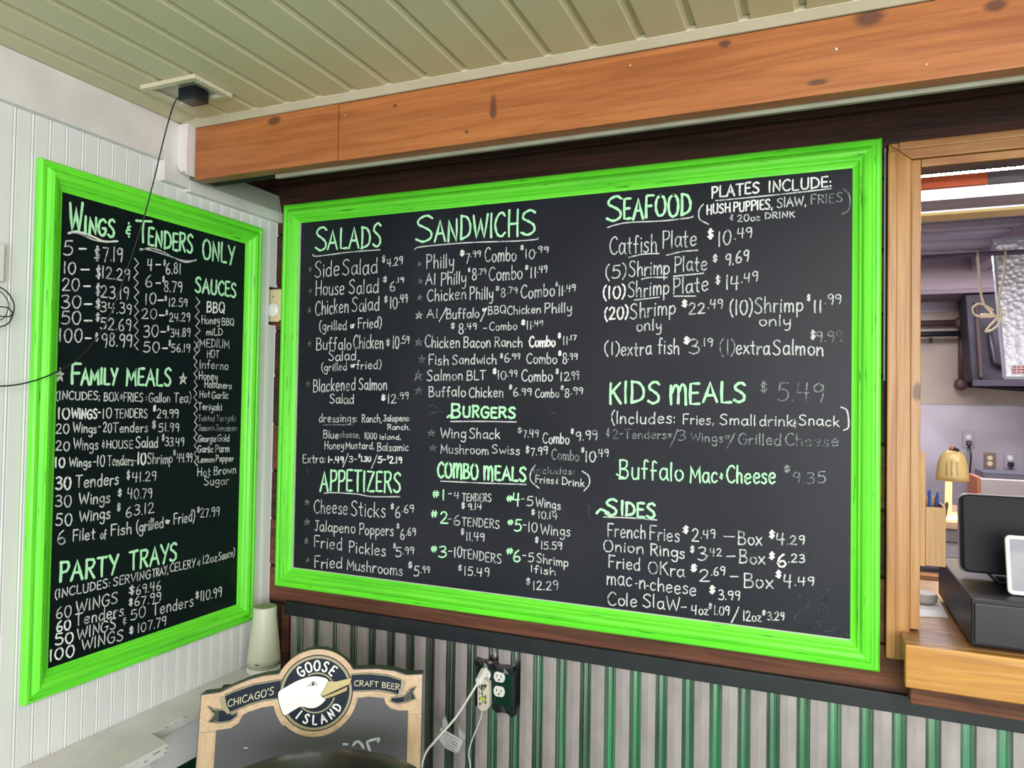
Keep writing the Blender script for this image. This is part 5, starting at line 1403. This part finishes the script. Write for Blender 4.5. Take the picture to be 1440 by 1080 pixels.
# ================================================================ ON THE COUNTER
dr = thing('cash_drawer', 'low black cash drawer on the pine counter', 'cash drawer', (2.14, .1, 1.100))
MB().box(1.921, 2.37, -.090, .36, 1.107, 1.205).build('case', noise_mat('satin black steel', (.009, .009, .015), (.013, .013, .021), (3, 3, 3), 3, .42, spec=.35), dr, bevel=.003)
MB().box(1.926, 2.365, -.094, -.090, 1.112, 1.196).build('drawer_front', M['black'], dr, bevel=.002)
for (x, y) in ((1.945, -.06), (2.345, -.06), (1.945, .33), (2.345, .33)): MB().lathe([(.009, 1.1005), (.009, 1.107)], x, y, 12).build('foot', M['black'], dr)
pos = thing('point_of_sale_screen', 'black back of a till screen standing on the cash drawer', 'screen', (2.17, .12, 1.206))
def rrect(x0, x1, z0, z1, r, n=5):
    o = []
    for (cx, cz, a) in ((x1-r, z1-r, 0), (x0+r, z1-r, 90), (x0+r, z0+r, 180), (x1-r, z0+r, 270)):
        for k in range(n+1): t = R(a+90*k/n); o.append((cx+r*math.cos(t), cz+r*math.sin(t)))
    return o
def tilt(deg, y0, z0):
    c, s = math.cos(R(deg)), math.sin(R(deg))
    return lambda p: (p[0], y0+(p[1]-y0)*c+(p[2]-z0)*s, z0-(p[1]-y0)*s+(p[2]-z0)*c)
TT = tilt(8, .10, 1.22)
MB().prism(rrect(1.934, 2.40, 1.222, 1.400, .014), .085, .125).build('monitor_back', base_mat('satin navy black shell', (.004, .005, .011), .5, spec=.22), pos, T=TT, bevel=.004)
MB().prism(rrect(1.932, 2.402, 1.220, 1.4035, .016), .1255, .133).build('monitor_bezel', base_mat('silver bezel', (.55, .55, .58), .3, .4), pos, T=TT, bevel=.002)
MB().box(2.00, 2.25, .07, .20, 1.206, 1.214).box(2.10, 2.16, .12, .16, 1.214, 1.26).build('stand', M['black'], pos, bevel=.003)
cd = thing('customer_display', 'small tilted tablet with a white rim in front of the till screen', 'tablet', (2.1, -.02, 1.206))
T2 = tilt(14, -.03, 1.207)
MB().prism(rrect(1.998, 2.19, 1.2075, 1.332, .010), -.030, -.020).build('tablet_rim', M['white_plastic'], cd, T=T2, bevel=.002)
MB().prism(rrect(2.006, 2.182, 1.216, 1.324, .004), -.0312, -.030).build('tablet_screen', noise_mat('glossy grey screen', (.30, .31, .37), (.40, .41, .46), (3, 3, 9), 3, .12), cd, T=T2)
MB().box(2.06, 2.12, -.012, .03, 1.206, 1.24).build('tablet_foot', M['black'], cd, bevel=.002)

bx = thing('pencil_box', 'pale plywood pen holder screwed inside the window jamb', 'pen holder', (1.87, .08, 1.235))
ply = wood('pale plywood', (.52, .31, .13), (.44, .25, .10), 'z', .5)
MB().box(1.8375, 1.8535, .045, .135, 1.236, 1.498).build('back_board', ply, bx, bevel=.001)
MB().box(1.854, 1.894, .045, .051, 1.238, 1.372).box(1.888, 1.894, .051, .115, 1.238, 1.376).box(1.854, 1.888, .109, .115, 1.238, 1.39).box(1.854, 1.888, .051, .109, 1.238, 1.244).build('tray', ply, bx, bevel=.001)
blue = base_mat('blue pen plastic', (.03, .09, .35), .35)
def pen(name, a, b, r, m, lab):
    t = thing(name, lab, 'pen', a, group='pens in the plywood holder'); MB().tube([a, b], r, 8).build('barrel', m, t, smooth=True)
    A = Vector(a); B = Vector(b); d = (B-A).normalized(); MB().tube([B, B+d*.004], r*.6, 8).build('end_button', m, t)
pen('pen', (1.868, .07, 1.245), (1.865, .075, 1.405), .0040, blue, 'upright blue pen in the plywood holder')
pen('pen', (1.874, .085, 1.245), (1.885, .10, 1.398), .0036, blue, 'leaning dark blue pen in the plywood holder')
pen('marker_pen', (1.884, .10, 1.25), (1.905, .11, 1.375), .004, base_mat('brown marker', (.10, .045, .03), .4), 'brown marker poking out to the right of the plywood holder')
MB().prism_z([(1.842, .118), (1.912, .140), (1.916, .300), (1.845, .310)], 1.1005, 1.1035).build('paper_sheet', M['white_plastic'], label='white paper sheet lying on the counter beside the cash drawer', cat='paper')
MB().lathe([(.022, 1.1040), (.030, 1.108), (.032, 1.120), (.028, 1.128)], 1.876, .262, 20).build('lidded_tub', base_mat('grey white tub', (.50, .48, .48), .4), label='small grey tub on the paper behind the window jamb', cat='tub')

# ================================================================ KITCHEN
kt = thing('kitchen_worktable', 'cluttered kitchen table behind the service window', 'table', (2.6, 1.8, 0))
MB().box(1.75, 3.6, 1.5, 2.1, 1.115, 1.145).build('table_top', wood('pale worn table top', (.62, .42, .26), (.5, .32, .18), 'x', .5), kt, bevel=.003)
MB().box(1.75, 3.6, 1.52, 2.08, .985, .995).build('shelf', M['black_trim'], kt)
MB().box(1.75, 3.6, 1.28, 2.08, .845, .8595).build('shelf', M['black_trim'], kt)
for (x, y) in ((1.80, 1.54), (3.55, 1.54), (1.80, 2.06), (3.55, 2.06)): MB().box(x-.02, x+.02, y-.02, y+.02, 0, 1.115).build('leg', steel, kt)
MB().box(2.05, 2.20, 1.54, 1.9, .996, 1.055).build('paper_stack', noise_mat('grey paper edges', (.42, .40, .42), (.30, .28, .30), (1, 1, 160), 1, .7), label='stack of grey paper on the shelf below the lamp', cat='paper', bevel=.002)
MB().box(2.06, 2.19, 1.56, 1.88, 1.0555, 1.105).build('paper_box', noise_mat('pale grey box', (.52, .50, .52), (.46, .44, .46), (3, 3, 3), 2, .6), label='pale grey box on the paper stack below the lamp', cat='box', bevel=.003)
MB().box(1.98, 2.5, 1.30, 1.36, .86, .965).build('wooden_crate', wood('orange brown crate wood', (.42, .19, .08), (.3, .12, .05), 'x', .5), label='orange brown wooden crate below the paper stack', cat='crate', bevel=.003)
MB().prism_z([(2.10, 1.53), (2.19, 1.56), (2.16, 1.68), (2.07, 1.64)], 1.1455, 1.150).build('notepad', M['white_plastic'], label='white notepad lit by the yellow lamp', cat='notepad')
lm = thing('perforated_lamp', 'yellow perforated dome lamp glowing on the kitchen table', 'lamp', (2.135, 1.66, 1.145))
MB().lathe([(.05, 1.1455), (.05, 1.153), (.015, 1.158)], 2.135, 1.72, 24).build('base', M['ivory'], lm, smooth=True)
MB().tube([(2.128, 1.66, 1.15), (2.130, 1.66, 1.30)], .013, 12).build('lit_post', emit('warm lit tube', (1, .72, .30), 1.6), lm)
shade = []
for k in range(10):
    a = R(90*k/9); shade.append((max(.060*math.cos(a)**.6, .004), 1.300+.125*math.sin(a)) if k < 9 else (.006, 1.425))
mb = MB().lathe(shade, 2.137, 1.62, 36)
mb.f = mb.f[:-2]; mb.m = mb.m[:-2]
brass = noise_mat('dull yellow enamelled metal', (.62, .46, .18), (.50, .36, .13), (6, 6, 6), 3, .35)
sd = mb.build('shade', brass, lm, smooth=True); so = sd.modifiers.new('wall', 'SOLIDIFY'); so.thickness = .002
mb = MB()
for c in range(3):
    for r_ in range(6 if c != 1 else 7):
        a = R(-118+c*18); rr = .0606 if r_ < 5 else .0585; mb.box(2.137+rr*math.cos(a)-.0016, 2.137+rr*math.cos(a)+.0016, 1.62+rr*math.sin(a)-.0016, 1.62+rr*math.sin(a)+.0016, 1.325+.010*r_, 1.3285+.010*r_)
mb.build('perforations', M['bark'], lm)
MB().lathe([(.010, 1.424), (.012, 1.432), (.010, 1.440), (.004, 1.444)], 2.137, 1.62, 16).build('cap_knob', base_mat('rust brown knob', (.28, .13, .07), .5), lm, smooth=True)
MB().tube([(2.142, 1.61, 1.432), (2.156, 1.60, 1.425)], .007, 10).build('switch_key', M['black'], lm)

tr = thing('wall_tray_unit', 'long pale unit with dark top rail and orange end behind the till', 'unit', (2.8, 3.1, 0))
MB().box(2.478, 3.6, 3.0, 3.3, .95, 1.200).build('body', noise_mat('beige grey panel', (.48, .42, .40), (.42, .36, .35), (2, 2, 2), 2, .5), tr, bevel=.004)
MB().box(2.50, 3.6, 3.05, 3.3, 1.2005, 1.235).build('top_rail', base_mat('slate rail', (.08, .08, .10), .5), tr, bevel=.003)
MB().box(2.462, 2.477, 3.0, 3.3, .95, 1.205).build('end_panel', base_mat('orange edge', (.55, .16, .05), .5), tr)
MB().box(2.49, 3.6, 3.02, 3.28, 0, .949).build('plinth', steel, tr)

def koutlet(x, z, lab, dark, plug):
    o = thing('wall_socket', lab, 'outlet', (x, 4.19, z-.057), group='kitchen wall sockets')
    MB().box(x-.036, x+.036, 4.184, 4.191, z-.058, z+.058).build('plate', base_mat('brown steel plate', (.22, .15, .13), .4, .5) if dark else steel, o, bevel=.003)
    for dz in (.020, -.020): MB().lathe([(.017, -4.184), (.0165, -4.180)], x, 0, 16, 'y', z+dz).build('receptacle', M['ivory'] if dark else M['white_plastic'], o)
    if plug:
        MB().box(x-.016, x+.016, 4.140, 4.180, z-.040, z-.005).build('plug', M['black'], o, bevel=.004)
        MB().tube(smooth_path([(x, 4.15, z-.04), (x+.005, 4.12, z-.12), (x, 4.15, z-.3), (x+.01, 4.15, z-.55)], 4), .006, 6).build('plug_cord', M['black'], o, smooth=True)
koutlet(2.612, 1.375, 'kitchen socket with a black plug beside the yellow lamp', False, True)
koutlet(2.742, 1.232, 'brown kitchen socket plate left of the two above the till', True, False)
koutlet(2.862, 1.238, 'grey kitchen socket with a plug, rightmost above the till', False, True)

pipe_m = base_mat('rusty brown pipe', (.11, .06, .055), .5, .3); pipe_b = base_mat('black iron pipe', (.02, .018, .022), .45, .3)
pi_ = thing('gas_pipes', 'brown and black iron pipes along the kitchen wall', 'pipe', (2.5, 4.1, 1.72))
MB().tube([(1.7, 4.13, 2.206), (2.552, 4.13, 2.210)], .022, 12).build('pipe', pipe_m, pi_, smooth=True)
MB().tube([(1.7, 4.06, 2.125), (2.62, 4.06, 2.125)], .020, 12).build('pipe', pipe_b, pi_, smooth=True)
MB().tube([(2.560, 4.13, 2.21), (2.562, 4.13, 1.77)], .022, 12).build('pipe', pipe_m, pi_, smooth=True)
MB().tube([(2.562, 4.13, 1.77), (3.4, 4.13, 1.70)], .018, 12).build('pipe', pipe_b, pi_, smooth=True)
for z in (2.21, 1.77): MB().lathe([(.040, -4.16), (.044, -4.13), (.040, -4.10), (.015, -4.095)], 2.558, 0, 16, 'y', z).build('elbow', pipe_m, pi_, smooth=True)
MB().tube([(2.36, 4.06, 2.10), (2.36, 4.06, 2.06)], .010, 8).build('pipe_stub', pipe_b, pi_)
cbn = thing('dark_vent_cabinet', 'dark slanted vent cabinet behind the hammered duct', 'cabinet', (2.8, 3.8, 1.75))
dkm = noise_mat('dark grey greasy steel', (.020, .018, .025), (.042, .036, .046), (3, 3, 3), 2, .6, spec=.2)
MB().prism([(2.515, 2.350), (2.552, 1.783), (3.3, 1.735), (3.3, 2.350)], 3.70, 3.98).build('case', dkm, cbn, bevel=.006)
MB().prism([(2.560, 2.300), (2.590, 1.80), (2.612, 1.80), (2.585, 2.300)], 3.675, 3.70).build('post', base_mat('dark rusty post', (.055, .035, .035), .7, spec=.2), cbn, bevel=.004)
MB().box(2.552, 3.3, 3.67, 3.70, 1.745, 1.785).build('lower_rail', base_mat('dark mauve rail', (.05, .04, .055), .7, spec=.2), cbn, bevel=.004)
MB().tube([(2.640, 3.67, 2.14), (2.668, 3.67, 1.90), (2.73, 3.67, 1.87)], .014, 8).build('hose', pipe_b, cbn, smooth=True)
dc = thing('hammered_duct', 'hammered galvanised duct hanging at the right edge of the service window', 'duct', (2.75, 2.6, 1.755))
ham = base_mat('hammered galvanised sheet', (.50, .51, .54), .42, .55); n, l = nt(ham); tc = n.new('ShaderNodeTexCoord'); vo = n.new('ShaderNodeTexVoronoi'); vo.inputs['Scale'].default_value = 38
l.new(tc.outputs['Object'], vo.inputs['Vector']); bp = n.new('ShaderNodeBump'); bp.inputs['Strength'].default_value = .6; bp.inputs['Distance'].default_value = .006
l.new(vo.outputs['Distance'], bp.inputs['Height']); l.new(bp.outputs[0], n['Principled BSDF'].inputs['Normal'])
MB().prism([(2.442, 2.463), (2.497, 1.757), (3.1, 1.757), (3.1, 2.463)], 2.50, 2.56).build('duct_body', ham, dc, bevel=.004)
MB().prism([(2.438, 2.468), (2.493, 1.752), (2.503, 1.752), (2.449, 2.468)], 2.494, 2.50).box(2.44, 3.1, 2.492, 2.50, 2.456, 2.470).box(2.494, 3.1, 2.492, 2.50, 1.750, 1.764).build('edge_seam', base_mat('dull zinc seam', (.34, .35, .40), .6, .2), dc)
rl = MB().box(2.525, 2.62, 2.490, 2.4925, 1.775, 1.822).build('label_plate', base_mat('white sticker', (.7, .62, .62), .5), dc, label='red and white warning sticker')
mb = MB(); rn = random.Random(4)
for j in range(3):
    for k in range(5): mb.box(2.529+.018*k, 2.529+.018*k+.009+.006*rn.random(), 2.4885, 2.4902, 1.780+.014*j, 1.788+.014*j)
mb.build('sticker_print', base_mat('red ink', (.45, .04, .05), .5), rl)

kc_ = thing('hanging_cord', 'yellowed flex with inline switch knotted below the kitchen light', 'cord', (2.42, 2.42, 2.0))
MB().tube(smooth_path([(2.366, 2.44, 2.392), (2.364, 2.42, 2.365), (2.37, 2.42, 2.281), (2.376, 2.42, 2.191), (2.392, 2.42, 2.125), (2.425, 2.42, 2.081), (2.443, 2.42, 2.052), (2.419, 2.42, 2.02), (2.398, 2.42, 1.988), (2.425, 2.42, 1.995), (2.455, 2.42, 2.026), (2.464, 2.42, 2.073), (2.452, 2.422, 2.134), (2.464, 2.42, 2.205), (2.476, 2.42, 2.275), (2.482, 2.42, 2.357), (2.484, 2.44, 2.392)], 5), .0056, 8).build('flex', M['yellow_cord'], kc_, smooth=True)
MB().tube(smooth_path([(2.430, 2.41, 2.090), (2.414, 2.41, 2.105), (2.372, 2.41, 2.128), (2.341, 2.41, 2.108), (2.347, 2.41, 2.075), (2.375, 2.41, 2.063), (2.432, 2.41, 2.062), (2.468, 2.41, 2.061)], 5), .0050, 8).build('flex_loop', M['yellow_cord'], kc_, smooth=True)
MB().box(2.370, 2.425, 2.395, 2.408, 2.054, 2.076).build('inline_switch', M['ivory'], kc_, bevel=.004)
MB().tube([(1.62, 2.46, 2.385), (4.98, 2.46, 2.395)], .012, 10).build('conduit', base_mat('dark mauve conduit', (.10, .08, .12), .5), label='dark conduit running below the kitchen ceiling', cat='conduit', smooth=True)

# kitchen lights: fixtures hang under a shelf hood
def fixture(lab, x0, x1, y0, y1, z, h, strength, col=(1, .98, 1)):
    f = thing('fluorescent_fixture', lab, 'ceiling light', ((x0+x1)/2, (y0+y1)/2, z), group='kitchen fluorescent fixtures')
    MB().prism([(y0, z+.012), (y0+.025, z), (y1-.025, z), (y1, z+.012), (y1, z+h), (y0, z+h)], x0, x1).build('diffuser', emit('lit diffuser '+str(strength), col, strength), f, T=lambda p: (p[1], p[0], p[2]))
    MB().box(x0-.004, x1+.004, y0-.006, y1+.006, z+h, z+h+.03).build('housing', M['white_plastic'], f, bevel=.002)
    return f
fixture('nearer long fluorescent fixture over the kitchen side of the counter', 1.70, 3.4, .72, .955, 2.30, .03, 1.35)
fixture('farther narrow fluorescent fixture below the kitchen ceiling', 1.70, 3.4, 1.455, 1.555, 2.40, .03, 1.25)
MB().box(1.70, 3.4, .98, 1.44, 2.385, 2.40).build('spacer_board', grey, label='grey board spanning between the two fluorescent fixtures', cat='board', bevel=.002)
hd = thing('hood_shelf', 'hood board with orange end and beaded led strip above the service window', 'hood', (2.5, .58, 2.3))
MB().box(2.05, 3.4, .450, .470, 2.216, 2.2995).build('hood_board', noise_mat('grey mauve hood board', (.20, .17, .20), (.15, .13, .16), (2, 2, 2), 2, .4), hd)
MB().box(1.70, 2.048, .450, .470, 2.216, 2.2995).build('hood_board', noise_mat('orange hood board', (.80, .16, .05), (.70, .12, .05), (2, 2, 2), 2, .4), hd, label='orange end of the board')  # left end of the hood board is given an orange colour
MB().box(1.70, 3.4, .45, .715, 2.300, 2.322).build('hood_top', grey, hd)
for x in (1.76, 2.5, 3.3): MB().box(x, x+.02, .4295, .450, 2.2425, 2.2465).build('strip_clip', M['white_plastic'], hd)
ld = thing('led_rope_light', 'beaded white led strip running along the hood board', 'light strip', (2.5, .445, 2.245))
MB().box(1.875, 3.3, .4265, .4295, 2.241, 2.248).build('strip_tape', M['white_plastic'], ld)
lede = emit('lit led bead', (.95, .97, 1), 60); lp0 = MB().box(1.88, 1.8845, .4235, .4263, 2.2420, 2.2470).build('led_bead', lede, ld)
bo = lp0.location.copy()
for k in range(1, 88): dup(lp0, ld, (bo[0]+.0115*k, bo[1], bo[2]))
wbd = MB().box(1.70, 3.4, 1.570, 1.685, 2.398, 2.412).build('wooden_batten', wood('yellow varnished batten', (.80, .60, .22), (.7, .5, .18), 'x', .5), label='yellow wood batten behind the farther fluorescent fixture', cat='batten', bevel=.002)
gb = thing('bare_bulb', 'bare bright bulb under the kitchen ceiling at the right edge', 'bulb', (2.66, 2.9, 2.44))
MB().lathe([(.004, 2.435), (.022, 2.445), (.028, 2.462), (.020, 2.485), (.012, 2.497)], 2.662, 2.9, 16).build('glass_bulb', emit('lit bulb', (1, .98, .95), 9), gb, smooth=True)
MB().lathe([(.013, 2.4975), (.015, 2.56), (.03, 2.599)], 2.662, 2.9, 16).build('socket', M['ivory'], gb)
